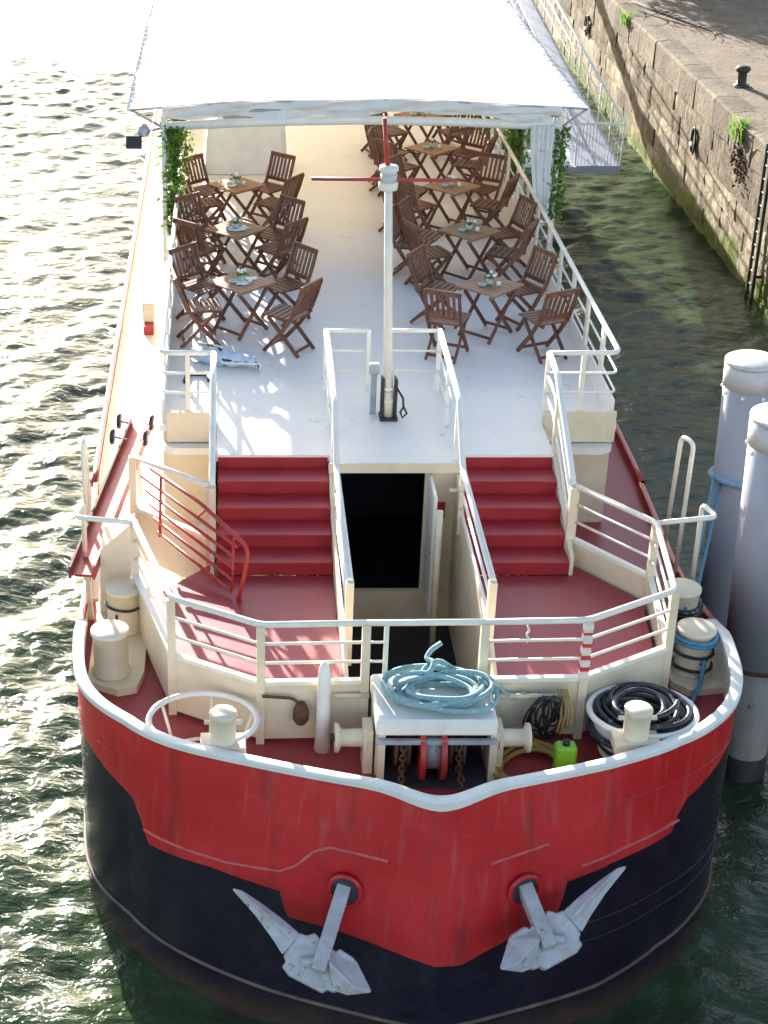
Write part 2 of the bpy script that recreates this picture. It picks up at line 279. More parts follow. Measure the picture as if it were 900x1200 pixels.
def stone_mat(name, c1, c2, pale, zgreen=True):
    m, t, b = nodes(name); N = t.nodes.new; L = t.links.new
    g = N('ShaderNodeNewGeometry')
    n1 = N('ShaderNodeTexNoise'); n1.inputs['Scale'].default_value = 1.3; n1.inputs['Detail'].default_value = 9; n1.inputs['Roughness'].default_value = .65; L(g.outputs['Position'], n1.inputs[0])
    r1 = N('ShaderNodeValToRGB'); e = r1.color_ramp.elements; e[0].position = .32; e[0].color = (*c2,1); e[1].position = .62; e[1].color = (*c1,1)
    e2 = e.new(.70); e2.color = (*pale,1); L(n1.outputs[0], r1.inputs[0])
    oi = N('ShaderNodeObjectInfo'); mr = N('ShaderNodeMapRange'); mr.inputs[3].default_value = .8; mr.inputs[4].default_value = 1.2; L(oi.outputs['Random'], mr.inputs[0])
    mu = N('ShaderNodeMix'); mu.data_type = 'RGBA'; mu.blend_type = 'MULTIPLY'; mu.inputs[0].default_value = 1; L(r1.outputs[0], mu.inputs[6]); L(mr.outputs[0], mu.inputs[7]); out = mu.outputs[2]
    if zgreen:
        sp = N('ShaderNodeSeparateXYZ'); L(g.outputs['Position'], sp.inputs[0])
        n2 = N('ShaderNodeTexNoise'); n2.inputs['Scale'].default_value = .9; n2.inputs['Detail'].default_value = 6; L(g.outputs['Position'], n2.inputs[0])
        ma = N('ShaderNodeMath'); ma.operation = 'MULTIPLY_ADD'; ma.inputs[1].default_value = -2.4; L(n2.outputs[0], ma.inputs[0]); L(sp.outputs[2], ma.inputs[2])
        rg = N('ShaderNodeValToRGB'); rg.color_ramp.elements[0].position = 0; rg.color_ramp.elements[0].color = (1,1,1,1); rg.color_ramp.elements[1].position = .35; rg.color_ramp.elements[1].color = (0,0,0,1)
        ad = N('ShaderNodeMath'); ad.operation = 'ADD'; ad.inputs[1].default_value = .95; L(ma.outputs[0], ad.inputs[0]); L(ad.outputs[0], rg.inputs[0])
        x = N('ShaderNodeMix'); x.data_type = 'RGBA'; x.inputs[7].default_value = (.14,.17,.025,1); L(rg.outputs[0], x.inputs[0]); L(out, x.inputs[6]); out = x.outputs[2]
    L(out, b.inputs['Base Color']); np_ = N('ShaderNodeTexNoise'); np_.inputs['Scale'].default_value = 4.5; np_.inputs['Detail'].default_value = 4; L(g.outputs['Position'], np_.inputs[0])
    rpk = N('ShaderNodeValToRGB'); rpk.color_ramp.elements[0].position = .30; rpk.color_ramp.elements[0].color = (.75,.75,.75,1); rpk.color_ramp.elements[1].position = .40; rpk.color_ramp.elements[1].color = (0,0,0,1); L(np_.outputs[0], rpk.inputs[0])
    xp = N('ShaderNodeMix'); xp.data_type = 'RGBA'; xp.inputs[7].default_value = (c2[0]*.5,c2[1]*.5,c2[2]*.45,1); L(rpk.outputs[0], xp.inputs[0]); L(out, xp.inputs[6]); L(xp.outputs[2], b.inputs['Base Color'])
    b.inputs['Roughness'].default_value = .9; b.inputs['Specular IOR Level'].default_value = .2
    n3 = N('ShaderNodeTexNoise'); n3.inputs['Scale'].default_value = 7; n3.inputs['Detail'].default_value = 8; n3.inputs['Roughness'].default_value = .7; L(g.outputs['Position'], n3.inputs[0])
    bp = N('ShaderNodeBump'); bp.inputs['Strength'].default_value = .7; bp.inputs['Distance'].default_value = .08; L(n3.outputs[0], bp.inputs['Height']); L(bp.outputs[0], b.inputs['Normal'])
    return m
def canvas_mat():
    m, t, b = nodes('awning_canvas'); N = t.nodes.new; L = t.links.new; t.nodes.remove(b); out = t.nodes['Material Output']
    tc = N('ShaderNodeTexCoord'); nz = N('ShaderNodeTexNoise'); nz.inputs['Scale'].default_value = .7; nz.inputs['Detail'].default_value = 6; L(tc.outputs['Object'], nz.inputs[0])
    rp = N('ShaderNodeValToRGB'); rp.color_ramp.elements[0].position=.3; rp.color_ramp.elements[1].position=.7; rp.color_ramp.elements[0].color=(.84,.82,.77,1); rp.color_ramp.elements[1].color=(.90,.89,.86,1); L(nz.outputs[0], rp.inputs[0])
    d = N('ShaderNodeBsdfDiffuse'); L(rp.outputs[0], d.inputs[0]); tr = N('ShaderNodeBsdfTranslucent'); tr.inputs[0].default_value = (.90,.70,.44,1)
    mx = N('ShaderNodeMixShader'); mx.inputs[0].default_value = .30; L(d.outputs[0], mx.inputs[1]); L(tr.outputs[0], mx.inputs[2]); L(mx.outputs[0], out.inputs[0])
    n2 = N('ShaderNodeTexNoise'); n2.inputs['Scale'].default_value = 3; n2.inputs['Detail'].default_value = 4; L(tc.outputs['Object'], n2.inputs[0])
    bp = N('ShaderNodeBump'); bp.inputs['Strength'].default_value=.25; bp.inputs['Distance'].default_value=.05; L(n2.outputs[0], bp.inputs['Height']); L(bp.outputs[0], d.inputs['Normal'])
    return m
M['canvas'] = canvas_mat()
M['seam'] = mat('seam_highlight_red',(.64,.13,.11),.6,col2=(.52,.07,.06),scale=5)  # lighter red puts the weld bead's highlight into the colour
M['strake'] = mat('dirty_strake',(.20,.14,.085),.6,col2=(.06,.04,.03),scale=3,amt=.8,bump=.3)
M['hull_red'] = hull_red(); M['hull_black'] = hull_black(); M['water'] = water_mat()
M['stone'] = stone_mat('quay_stone', (.24,.185,.115), (.09,.066,.04), (.42,.36,.26))
M['stone_pale'] = stone_mat('pale_quay_stone', (.42,.345,.235), (.16,.12,.07), (.62,.55,.43))
M['coping'] = stone_mat('coping_stone', (.20,.16,.105), (.125,.098,.064), (.27,.22,.155), False)
M['mortar'] = stone_mat('quay_mortar', (.27,.22,.155), (.13,.10,.07), (.36,.31,.23))
M['paving'] = stone_mat('quay_paving', (.23,.175,.12), (.165,.122,.08), (.27,.215,.155), False)

# ------------------------------------------------------------------ water
def axis(lo, hi, step, far):
    a = []; x = lo
    while x < hi: a.append(x); x += step
    a.append(hi); g = step; x = hi
    while x < far[1]: g *= 1.35; x += g; a.append(x)
    g = step; x = lo; pre = []
    while x > far[0]: g *= 1.35; x -= g; pre.append(x)
    return pre[::-1] + a
def make_water():
    import numpy as np
    xs = np.array(axis(-15, 10.2, .075, (-600, 700))); ys = np.array(axis(11, 60, .075, (-300, 1500)))
    X, Y = np.meshgrid(xs, ys); Z = np.zeros_like(X); rng = np.random.RandomState(3)
    for k in range(46):
        lam = .36*1.062**k if k < 34 else rng.uniform(.8, 3.4)
        th = rng.normal(1.9, .75); kx, ky = math.cos(th)*2*math.pi/lam, math.sin(th)*2*math.pi/lam
        a = .0078*min(lam,1.1)**.75*rng.uniform(.5, 1.2)*(1 if lam<1.6 else .8)
        ph = X*kx+Y*ky+rng.uniform(0, 6.28)+.6*np.sin(X*.31+Y*.27+k)
        Z += a*(np.sin(ph)+.3*np.cos(2*ph))
    env = .75+.35*np.sin(X*.23+1)*np.sin(Y*.19)
    fade = np.clip((40-np.abs(X+2))/20, 0, 1)*np.clip((100-Y)/30, 0, 1)*np.clip((Y+10)/12, 0, 1)
    Z *= env*fade
    n0, n1 = X.shape
    me = bpy.data.meshes.new('river_water')
    co = np.stack([X, Y, Z], -1).reshape(-1, 3).astype('f4')
    idx = np.arange(n0*n1).reshape(n0, n1)
    q = np.stack([idx[:-1,:-1], idx[:-1,1:], idx[1:,1:], idx[1:,:-1]], -1).reshape(-1, 4).astype('i4')
    me.vertices.add(len(co)); me.vertices.foreach_set('co', co.ravel())
    me.loops.add(q.size); me.loops.foreach_set('vertex_index', q.ravel())
    me.polygons.add(len(q)); me.polygons.foreach_set('loop_start', np.arange(0, q.size, 4, dtype='i4')); me.polygons.foreach_set('loop_total', np.full(len(q), 4, 'i4'))
    me.polygons.foreach_set('use_smooth', np.ones(len(q), bool)); me.update(calc_edges=True)
    me.materials.append(M['water'])
    o = bpy.data.objects.new('river_water', me); COL.objects.link(o); return tag(o, kind='structure')
make_water()

# ------------------------------------------------------------------ quay
QX, QZ = 9.73, 3.42
m = MB(); m.add([(QX+.55,-60,QZ),(400,-60,QZ),(400,400,QZ),(QX+.55,400,QZ)], [(0,1,2,3)])
pv = m.build('quay_pavement', M['paving']); tag(pv, kind='structure')
wallr = empty('quay_wall', (QX+.3, 45, 0), 'weathered stone quay wall with pale coping and green algae at the water', 'quay wall')
m = MB(); m.box((QX+.06,-60,-1.5), (QX+.7,150,QZ-.02)); m.build('wall_core', M['mortar'], wallr)
def stone_mesh(dx, dy, dz, seed):
    rnd = random.Random(seed); b = MB()
    j = lambda a: a*rnd.uniform(.75, 1)
    ny, nz = 4, 3; vs = []; 
    for iz in range(nz+1):
        for iy in range(ny+1):
            edge = iz in (0, nz) or iy in (0, ny)
            vs.append((-dx/2+(.014 if edge else 0)+rnd.uniform(-.014,.014), -dy/2+dy*iy/ny+(0 if iy in (0,ny) else rnd.uniform(-.03,.03)), -dz/2+dz*iz/nz+rnd.uniform(-.012,.012)))
    fs = [(iz*(ny+1)+iy, (iz+1)*(ny+1)+iy, (iz+1)*(ny+1)+iy+1, iz*(ny+1)+iy+1) for iz in range(nz) for iy in range(ny)]
    b.add(vs, fs)
    n = len(vs); ring = [i for i in range(ny+1)]+[(iz+1)*(ny+1)-1 for iz in range(1,nz+1)]+[nz*(ny+1)+ny-1-i for i in range(ny)]+[(nz-1-i)*(ny+1) for i in range(nz-1)]
    back = [(dx/2, vs[i][1], vs[i][2]) for i in ring]
    b.v += [V(p) for p in back]
    for k in range(len(ring)): b.face([ring[k], ring[(k+1)%len(ring)], n+(k+1)%len(ring), n+k])
    return b
variants = [stone_mesh(.2, 1, 1, s).mesh('stone_block', mats=[M['stone']]) for s in range(9)]; pale_variants = [stone_mesh(.2, 1, 1, s+20).mesh('stone_block', mats=[M['stone_pale']]) for s in range(9)]
zc = -.35; course = 0
heights = [.48,.5,.5,.5,.49,.5]
for hgt in heights:
    y = 29.0 + random.uniform(0, .9)
    while y < 64:
        L = random.uniform(.8, 1.7)
        o = bpy.data.objects.new('stone_block', random.choice(variants if zc > 1.5 or random.random() < .2 else pale_variants)); COL.objects.link(o); o.parent = wallr
        o.location = (QX+.1-(QX+.3)+random.uniform(-.018,.018), y+L/2-45, zc+hgt/2); o.scale = (1, L-random.uniform(.006,.02), hgt-.012)
        y += L
    zc += hgt
cz0 = zc+.01
cvar = []
for k in range(4):
    b = MB(); rnd = random.Random(k); e = .03
    pf = [(-.02,cz0),(-.04,cz0+.05),(-.035,QZ-.06),(.02,QZ-.005),(.28,QZ+.012+rnd.uniform(0,.01)),(.6,QZ+.006),(.6,cz0)]
    n = len(pf); vs = []
    for s_ in range(4):
        for x, z in pf: vs.append((x+rnd.uniform(-.012,.012)-.3, s_/3-.5, z+rnd.uniform(-.006,.006)))
    fs = [(i*n+k2, i*n+(k2+1)%n, (i+1)*n+(k2+1)%n, (i+1)*n+k2) for i in range(3) for k2 in range(n)]+[tuple(range(n-1,-1,-1)), tuple(range(3*n,4*n))]
    fs = [tuple(reversed(f)) for f in fs]
    b.add(vs, fs); cvar.append(b.mesh('coping_stone', mats=[M['coping']]))
y = 26.0
while y < 74:
    L = random.uniform(1.3, 2.1)
    o = bpy.data.objects.new('coping_stone', random.choice(cvar)); COL.objects.link(o); o.parent = wallr
    o.location = (random.uniform(-.015,.015), y+L/2-45, 0); o.scale = (1, L-.02, 1); y += L
# iron ladder on the wall
lad = empty('quay_ladder', (QX-.1, 36.75, 0), 'black iron ladder fixed down the stone quay wall', 'ladder')
for s_ in (-.2, .2): MB().bar((QX-.14,36.75+s_,-.4),(QX-.14,36.75+s_,3.55),.07,.05).build('stile', M['iron'], lad)
for k in range(13): MB().tube([(QX-.14,36.55,-.2+k*.3),(QX-.14,36.95,-.2+k*.3)],.018,6).build('rung', M['iron'], lad)
for z in (.6, 2.9): MB().box((QX-.14,36.53,z),(QX+.1,36.58,z+.06)).build('bracket', M['iron'], lad)
# oval iron mooring recesses
for yy, lab in ((43.3,'dark oval mooring recess in quay wall with pale bar, beside the ivy'), (58.1,'dark oval mooring recess in quay wall beyond the white gangway')):
    rc = empty('mooring_recess', (QX-.04, yy, 1.95), lab, 'mooring ring', 'mooring recesses in the quay wall')
    m = MB(); pts = [(QX-.06, yy+.2*math.cos(a), 1.95+.34*math.sin(a)) for a in [2*math.pi*k/24 for k in range(24)]]
    m.tube(pts, .025, 6, closed=True); m.build('rim', M['iron'], rc)
    m = MB(); m.add([(QX-.045, yy+.19*math.cos(a), 1.95+.33*math.sin(a)) for a in [2*math.pi*k/24 for k in range(24)]], [tuple(range(23,-1,-1))]); m.build('hollow_shade_disc', M['dark'], rc)  # flat dark disc, the recess's shade put into its colour
    MB().tube([(QX-.09,yy-.12,1.86),(QX-.11,yy,1.83),(QX-.09,yy+.1,1.88)], .035, 8).build('mooring_bar', M['white'], rc)
# quay bollard
qb = empty('quay_bollard', (10.62,43.0,QZ), 'short black iron mooring bollard on the quay pavement', 'bollard')
MB().lathe((10.62,43.0,QZ), [(.2,0),(.2,.03),(.12,.06),(.11,.32),(.17,.38),(.19,.44),(.15,.49),(.04,.51)], 20).build('post', M['iron'], qb)
MB().box((10.4,42.78,QZ),(10.84,43.22,QZ+.025)).build('base_plate', M['iron'], qb)
# leaves helper
def leaf_cloud(n, fn, size, rnd, flat=.0):
    b = MB()
    for _ in range(n):
        p = V(fn(rnd)); a = V((rnd.gauss(0,1),rnd.gauss(0,1),rnd.gauss(0,1)*(1-flat))).normalized(); c = a.cross(V((rnd.gauss(0,1),rnd.gauss(0,1),rnd.gauss(0,1)))).normalized()
        s_ = size*rnd.uniform(.6,1.3); d = a.cross(c)*s_*.12
        b.add([p-a*s_*.5, p+c*s_*.32+d, p+a*s_*.55, p-c*s_*.32+d], [(0,1,2),(0,2,3)])
    return b
def tuft(x, y, z, n, h, sp, lab, name='grass_tuft', out=0):
    rnd = random.Random(int(x*91+y*17)); b = MB()
    for _ in range(n):
        bx, by = x+rnd.gauss(0,sp*.3), y+rnd.gauss(0,sp*.5); hh = h*rnd.uniform(.5,1.1); a = rnd.uniform(0,6.28); ll = rnd.uniform(.1,.5)*hh
        dx, dy = math.cos(a)*ll-out*hh*.4, math.sin(a)*ll; wv = .014
        b.add([(bx-wv,by-wv,z),(bx+wv,by+wv,z),(bx+dx*.4+wv,by+dy*.4,z+hh*.6),(bx+dx*.4-wv,by+dy*.4,z+hh*.6),(bx+dx,by+dy,z+hh*(1-.3*ll/hh))], [(0,1,2,3),(3,2,4)])
    o = b.build(name, M['leaf']); return tag(o, lab, 'plant')
tuft(QX+.02, 39.3, 3.02, 90, .62, .35, 'tall green weeds growing from the quay coping above rusty stains', out=.3)
tuft(QX+.02, 52.3, 3.1, 60, .5, .5, 'small weed tuft rooted in the quay wall beside the dry branch', out=.3)
iv = empty('wall_weed', (QX-.02,39.2,2.5), 'brown and green creeper hanging on the quay wall below the weeds', 'plant')
MB().tube([(QX-.02,39.2,3.1),(QX-.05,39.1,2.6),(QX-.04,39.25,2.1)], .012, 5).build('stem', M['bark'], iv)
leaf_cloud(160, lambda r: (QX-.05-abs(r.gauss(0,.05)), 39.2+r.gauss(0,.25), 2.6+r.gauss(0,.3)), .1, random.Random(4)).build('foliage', M['rust'], iv)
# bare branch on the pavement
br = empty('fallen_branch', (10.6,51.3,QZ), 'bare dry branch with twigs lying on the quay pavement', 'branch')
rnd = random.Random(2); tw = MB(); base = [(10.0,53.2,QZ+.2),(10.5,52.0,QZ+.14),(11.2,50.4,QZ+.06),(11.75,49.0,QZ+.03)]
MB().tube(base, .04, 7, rs=[.06,.05,.035,.012]).build('limb', M['bark'], br)
for k in range(22):
    t = rnd.random()*2.9; i = int(t); f = t-i; p = V(base[i])*(1-f)+V(base[i+1])*f; a = rnd.uniform(-2.6,-.4); L = rnd.uniform(.4,1.3)
    q = p+V((math.cos(a)*L*.6, math.sin(a)*L, rnd.uniform(0,.3))); tw.tube([p,(p+q)/2+V((rnd.gauss(0,.06),rnd.gauss(0,.06),.03)),q], .01, 5, rs=[.014,.01,.004])
tw.build('twig', M['bark'], br)
# quay trees (their shade falls on the pavement)
def tree(x, y, h, cr, z0, seed, lab):
    rnd = random.Random(seed); t = empty('quay_tree', (x,y,QZ), lab, 'tree', 'trees along the quay')
    b = MB(); b.tube([(x,y,QZ-.05),(x+.05,y,QZ+h*.3),(x-.08,y+.1,QZ+h*.6),(x,y,QZ+h*.9)], .1, 9, rs=[.2,.15,.11,.03])
    cl = []
    big = h > 8
    for k in range(26 if big else 11):
        a = rnd.uniform(0,6.28); zz = QZ+rnd.uniform(z0,h*.85); L = cr*rnd.uniform(.5,1)
        s0 = V((x,y,zz-.5)); e = V((x+math.cos(a)*L, y+math.sin(a)*L, zz+.2)); b.tube([s0,(s0+e)/2+V((0,0,.15)),e], .04, 6, rs=[.06,.04,.012]); cl.append(e); cl.append((s0+e)/2)
    b.build('trunk', M['bark'], t)
    cl.append(V((x,y,QZ+h*.9)))
    def fn(r):
        c = r.choice(cl); g = .85 if big else .5; return (c.x+r.gauss(0,g), c.y+r.gauss(0,g), c.z+r.gauss(0,g*.75))
    leaf_cloud(11000 if big else 3800, fn, .46 if big else .17, rnd).build('crown', M['leafdry'], t)
tree(10.9, 59.5, 4.2, 1.9, 1.9, 5, 'leafy young tree at the edge of the quay above the river')
tree(13.4, 57.0, 4.6, 2.2, 1.6, 9, 'broad low tree on the quay pavement away from the river')

ords=['first','second','third','fourth','fifth','sixth','seventh','eighth','ninth']
for k_ in range(9): tree(12.6+.6*math.sin(k_*2.1),63.5+7.2*k_,13+1.2*math.sin(k_*1.7),4.6,2.4,20+k_,f'unseen tall leafy plane tree added on the quay, {ords[k_]} beyond the fallen branch')  # unseen row, added and thickened to darken the water's reflections

# ------------------------------------------------------------------ hull shape
TOP=[(0,13.93),(.7,14.10),(1.8,14.46),(2.75,14.86),(3.3,15.38),(3.6,15.98),(3.72,16.8),(3.78,18.5),(3.9,22),(3.95,26),(3.95,58)]
WL=[(0,13.5),(.7,13.66),(1.8,14.05),(2.75,14.65),(3.3,15.3),(3.58,15.96),(3.7,16.8),(3.76,18.5),(3.88,22),(3.93,26),(3.93,58)]
def cr(P, n=14, flat=False):
    out=[]; Q=[(-P[1][0],P[1][1]) if flat else (2*P[0][0]-P[1][0],2*P[0][1]-P[1][1])]+P+[(2*P[-1][0]-P[-2][0],2*P[-1][1]-P[-2][1])]
    for i in range(1,len(Q)-2):
        for k in range(n):
            t=k/n; a,b,c,d=Q[i-1],Q[i],Q[i+1],Q[i+2]
            out.append(tuple(.5*((2*b[j])+(-a[j]+c[j])*t+(2*a[j]-5*b[j]+4*c[j]-d[j])*t*t+(-a[j]+3*b[j]-3*c[j]+d[j])*t**3) for j in (0,1)))
    out.append(P[-1]); return out
HT, HW = cr(TOP, 14, True), cr(WL)
def lerp_tab(tab, u):
    if u <= tab[0][0]: return tab[0][1]
    for (a,za),(b,zb) in zip(tab[:-1],tab[1:]):
        if u <= b: return za+(zb-za)*(u-a)/(b-a)
    return tab[-1][1]
SHR = [(0,0),(1.8,0),(2.75,.17),(3.3,.1),(4,.08)]
SHL = [(0,0),(3.2,.05),(3.6,.18),(4,.2)]
def hp(u, z, sg):
    i=min(int(u*14),len(HT)-2); f=u*14-i
    t=[HT[i][j]*(1-f)+HT[i+1][j]*f for j in (0,1)]; ww=[HW[i][j]*(1-f)+HW[i+1][j]*f for j in (0,1)]
    k=z/3.05; x=ww[0]+(t[0]-ww[0])*k; y=ww[1]+(t[1]-ww[1])*k
    x = x-lerp_tab(SHR,x) if sg>0 else -(x+lerp_tab(SHL,x))
    return V((x,y,z))
def topz(u):
    z = 3.05 if u<6.2 else 3.05-.6*min(1,(u-6.2)/1.3)
    if u < 1.0: z -= .09*(.5+.5*math.cos(math.pi*min(1,u/1.0)))
    return z
ZBL=[(0,1.06),(.78,1.2),(1.3,1.3),(1.74,1.34),(1.8,1.62),(2.5,1.68),(3.34,1.64),(3.48,1.9),(3.64,2.1),(4.44,2.3),(5.5,2.45),(10,2.3)]
ZBR=[(0,1.06),(.42,1.04),(1.02,1.22),(1.58,1.44),(1.63,1.78),(2.12,1.86),(3.06,1.9),(3.12,2.1),(3.26,2.26),(4.2,2.45),(5.5,2.5),(10,2.3)]
def zb(u, sg): return lerp_tab(ZBR if sg>0 else ZBL, u)
us = [k*.04 for k in range(0,150)]+[6+k*.12 for k in range(0,13)]+[7.7+.2*k for k in range(12)]+[10.0]
cols = [(u,-1) for u in us[::-1]]+[(u,1) for u in us[1:]]
boat = empty('river_barge', (0,30,0), 'red and black restaurant barge moored beside the quay with a white awning', 'boat')
def hull_part(z0f, z1f, rows, name, mt):
    b = MB(); n = rows+1
    for u, sg in cols:
        a, c = z0f(u,sg), z1f(u,sg)
        for k in range(n): b.v.append(hp(u, a+(c-a)*k/rows, sg))
    for i in range(len(cols)-1):
        for k in range(rows): b.face((i*n+k, (i+1)*n+k, (i+1)*n+k+1, i*n+k+1), True)
    return b.build(name, mt, boat)
hull_part(lambda u,s: -.6, lambda u,s: zb(u,s), 10, 'lower_hull', M['hull_black'])
hull_part(lambda u,s: zb(u,s), lambda u,s: topz(u), 10, 'upper_hull', M['hull_red'])
def outline(off=0.0, z=None, umax=10):   # offset of the top edge (+ outwards)
    pts = [(u,s) for u,s in cols if u <= umax]; P=[hp(u, topz(u) if z is None else z, s) for u,s in pts]; out=[]
    for i,p in enumerate(P):
        t=(P[min(i+1,len(P)-1)]-P[max(i-1,0)]); t.z=0; t.normalize(); nrm=V((t.y,-t.x,0))
        out.append(p+nrm*off)
    return out
# white cap rail of the bow, red cap rail aft
def caprail(u0, u1, name, mt, po, pi_, th, sides=(-1,1)):
    for grp in ([None] if u0 == 0 else list(sides)):
        sel = [i for i,(u,s) in enumerate(cols) if u0 <= u <= u1 and (grp is None or s == grp)]
        o1, o2 = outline(po), outline(pi_); b = MB()
        for i in sel:
            z = topz(cols[i][0]); dz = th+.05*max(0,1-cols[i][0]/1.1)
            a, c = o1[i], o2[i]
            b.v += [V((a.x,a.y,z-dz)), V((a.x,a.y,z+.01)), V((a.x*.9+c.x*.1,a.y*.9+c.y*.1,z+.022)), V((a.x*.1+c.x*.9,a.y*.1+c.y*.9,z+.022)), V((c.x,c.y,z+.01)), V((c.x,c.y,z-dz))]
        for k in range(len(sel)-1):
            for j in range(6): b.face((k*6+j, (k+1)*6+j, (k+1)*6+(j+1)%6, k*6+(j+1)%6), j in (1,2,3))
        b.face(tuple(range(5,-1,-1))); b.face(tuple(range((len(sel)-1)*6, len(sel)*6)))
        b.build(name, mt, boat)
caprail(0, 6.6, 'cap_rail', M['white'], .035, -.10, .04); caprail(6.6, 10, 'side_cap_rail', M['redpaint'], .03, -.05, .04)
# inner face of the bulwark
o2 = outline(-.06)
for sel, mt in (([i for i,(u,s) in enumerate(cols) if u<=6.64],M['white']), ([i for i,(u,s) in enumerate(cols) if u>=6.6 and s<0],M['white']), ([i for i,(u,s) in enumerate(cols) if u>=6.6 and s>0],M['red_floor'])):
    b = MB()
    for i in sel:
        z1 = topz(cols[i][0])-.02; b.v += [V((o2[i].x,o2[i].y,2.2)), V((o2[i].x,o2[i].y,z1))]
    for k in range(len(sel)-1): b.face((k*2, k*2+1, (k+1)*2+1, (k+1)*2), True)
    b.build('inner_bulwark', mt, boat)
# rubbing strakes and welded plate edges
def strake(tab, sg_l, r, name, mt, proud=.01):
    pts = []
    for u,s in sg_l:
        z = tab(u,s); p = hp(u,z,s); q = hp(min(u+.02,9.9),z,s); t=(q-p); t.z=0
        if t.length<1e-6: t=V((s,0,0))
        t.normalize(); nrm = V((t.y,-t.x,0)) if s>0 else V((-t.y,t.x,0)); pts.append(p+nrm*proud)
    MB().tube(pts, r, 6).build(name, mt, boat)
allc = [(u,s) for (u,s) in cols if u<9]
strake(lambda u,s: .30+.05*min(u,4), allc, .024, 'rubbing_strake', M['strake'])
strake(lambda u,s: 1.0 if u>1.5 else 1.0, [(k*.08,1) for k in range(22,100)], .012, 'plate_edge', M['hull_black'], .004)
strake(lambda u,s: 1.22, [(k*.08,1) for k in range(22,100)], .012, 'plate_edge', M['hull_black'], .004)
for tab, s in (([(.76,2.22),(1.36,2.26),(1.5,2.18),(1.66,1.96),(1.8,1.86),(2.32,1.80),(3.4,1.80)],-1), ([(.8,2.18),(1.44,2.28)],1), ([(1.76,1.93),(2.3,2.0),(3.14,2.03)],1)):
    u0,u1 = tab[0][0],tab[-1][0]; n=int((u1-u0)/.04)+1
    strake(lambda u,s_: lerp_tab(tab,u), [(u0+(u1-u0)*k/n, s) for k in range(n+1)], .02, 'weld_seam', M['seam'], .004)
for s in (-1,1):                            # long seam under the cap
    strake(lambda u,s_: 2.62-.02*u, [(.3+k*.06,s) for k in range(70)], .007, 'weld_seam', M['hull_red'], .002)
# hawse pipes
hawse = {}
for s in (-1,1):
    p = hp(1.22,1.80,s); q = hp(1.26,1.80,s); t=(q-p); t.normalize(); nrm = V((t.y*s,-t.x*s,0)).normalized(); up=V((0,0,1)); hawse[s]=(p,nrm)
    tt = nrm.cross(up).normalized()
    ring=[p+nrm*.025+tt*.17*math.cos(a)+up*.19*math.sin(a) for a in [2*math.pi*k/24 for k in range(24)]]
    hw = MB().tube(ring,.028,8,closed=True).build('hawse_pipe', M['hull_red'], boat)
    MB().add([p+nrm*.02+tt*.16*math.cos(a)+up*.18*math.sin(a) for a in [2*math.pi*k/24 for k in range(24)]],[tuple(range(24)) if s>0 else tuple(range(24))]).build('hawse_shade_disc', M['dark'], hw)  # flat dark disc in place of the hole, its shade painted

# ------------------------------------------------------------------ decks
FD = 2.5; LD = 2.95; UD = 3.85
def floor_poly(ya, yb, inset=.05):
    o = outline(-inset, 2.5); L = [(p.x,p.y) for p in o]; left=[q for (u,s),q in zip(cols,L) if s<0 and ya<=q[1]<=yb]; right=[q for (u,s),q in zip(cols,L) if (s>0 or u==0) and ya<=q[1]<=yb]
    return left+right
fp = floor_poly(13, 19.0)
# the foredeck leaves the stair well open
left = [q for q in fp if q[0] < 0]; right = [q for q in fp if q[0] >= 0]
well = [(.842,19.0),(.842,15.9),(-.858,15.9),(-.858,19.0)]
MB().prism(left+right+well, FD-.08, FD).build('foredeck', M['red_floor'], boat)
for s, mt in ((-1,M['white']),(1,M['red_floor'])):
    o = outline(-.05, 2.4); pts=[(p.x,p.y) for (u,sg),p in zip(cols,o) if sg==s and p.y>=19.0]
    pts.sort(key=lambda q:q[1]); inner=[(s*2.0,57.5),(s*2.0,19.0)]
    MB().prism(pts+inner, 2.2, 2.34).build('side_deck', mt, boat)
# landings with stairs
LG = [(-3.28,18.05),(-2.78,16.22),(-1.8,15.64),(-.67,15.68)]
RG = [(.60,15.70),(1.71,15.74),(2.78,16.38),(2.93,18.0),(2.15,19.0)]
MB().prism([(-.862,18.6),(-.862,15.74),(-1.78,15.70),(-2.72,16.27),(-3.17,17.98),(-2.36,18.92),(-2.36,18.6)], LD-.06, LD).build('landing', M['red_floor'], boat)
MB().prism([(.846,18.6),(.846,15.76),(1.69,15.80),(2.72,16.42),(2.86,17.98),(2.13,18.92),(2.13,18.6)], LD-.06, LD).build('landing', M['red_floor'], boat)
for x0, x1 in ((-2.30,-.86),(.86,2.08)):
    fl = MB(); fl.prism_x([(18.62,LD),(20.2,LD),(20.2,3.6)],x0+.02,x1-.02); flight = fl.build('stairs', M['red_stair'], boat)
    for i in range(4):
        zt = UD-.18*(i+1); y1 = 20.23-.40*i; y0 = y1-.40
        b = MB(); b.box((x0,y0-.02,zt-.04),(x1,y1+.02,zt),.006); b.build('tread', M['red_stair'], flight)
        b = MB(); b.box((x0+.003,y1+.0,zt-.002),(x1-.003,y1+.03,zt+.142)); b.build('riser', M['red_stair'], flight)
    b = MB(); b.box((x0+.003,18.63,LD),(x1-.003,18.66,LD+.142)); b.build('riser', M['red_stair'], flight)
# upper deck
upper = [(-3.1,56),(-3.1,21.2),(-2.32,21.2),(-2.32,20.24),(-.84,20.24),(-.84,19.97),(.84,19.97),(.84,20.24),(2.10,20.24),(2.10,21.2),(3.1,21.2),(3.1,56)]
MB().prism(upper[::-1], UD-.1, UD).build('upper_deck', M['deck'], boat)
MB().box((-.86,19.93,UD-.12),(.86,19.967,UD+.012)).build('deck_edge_trim', M['cream'], boat)
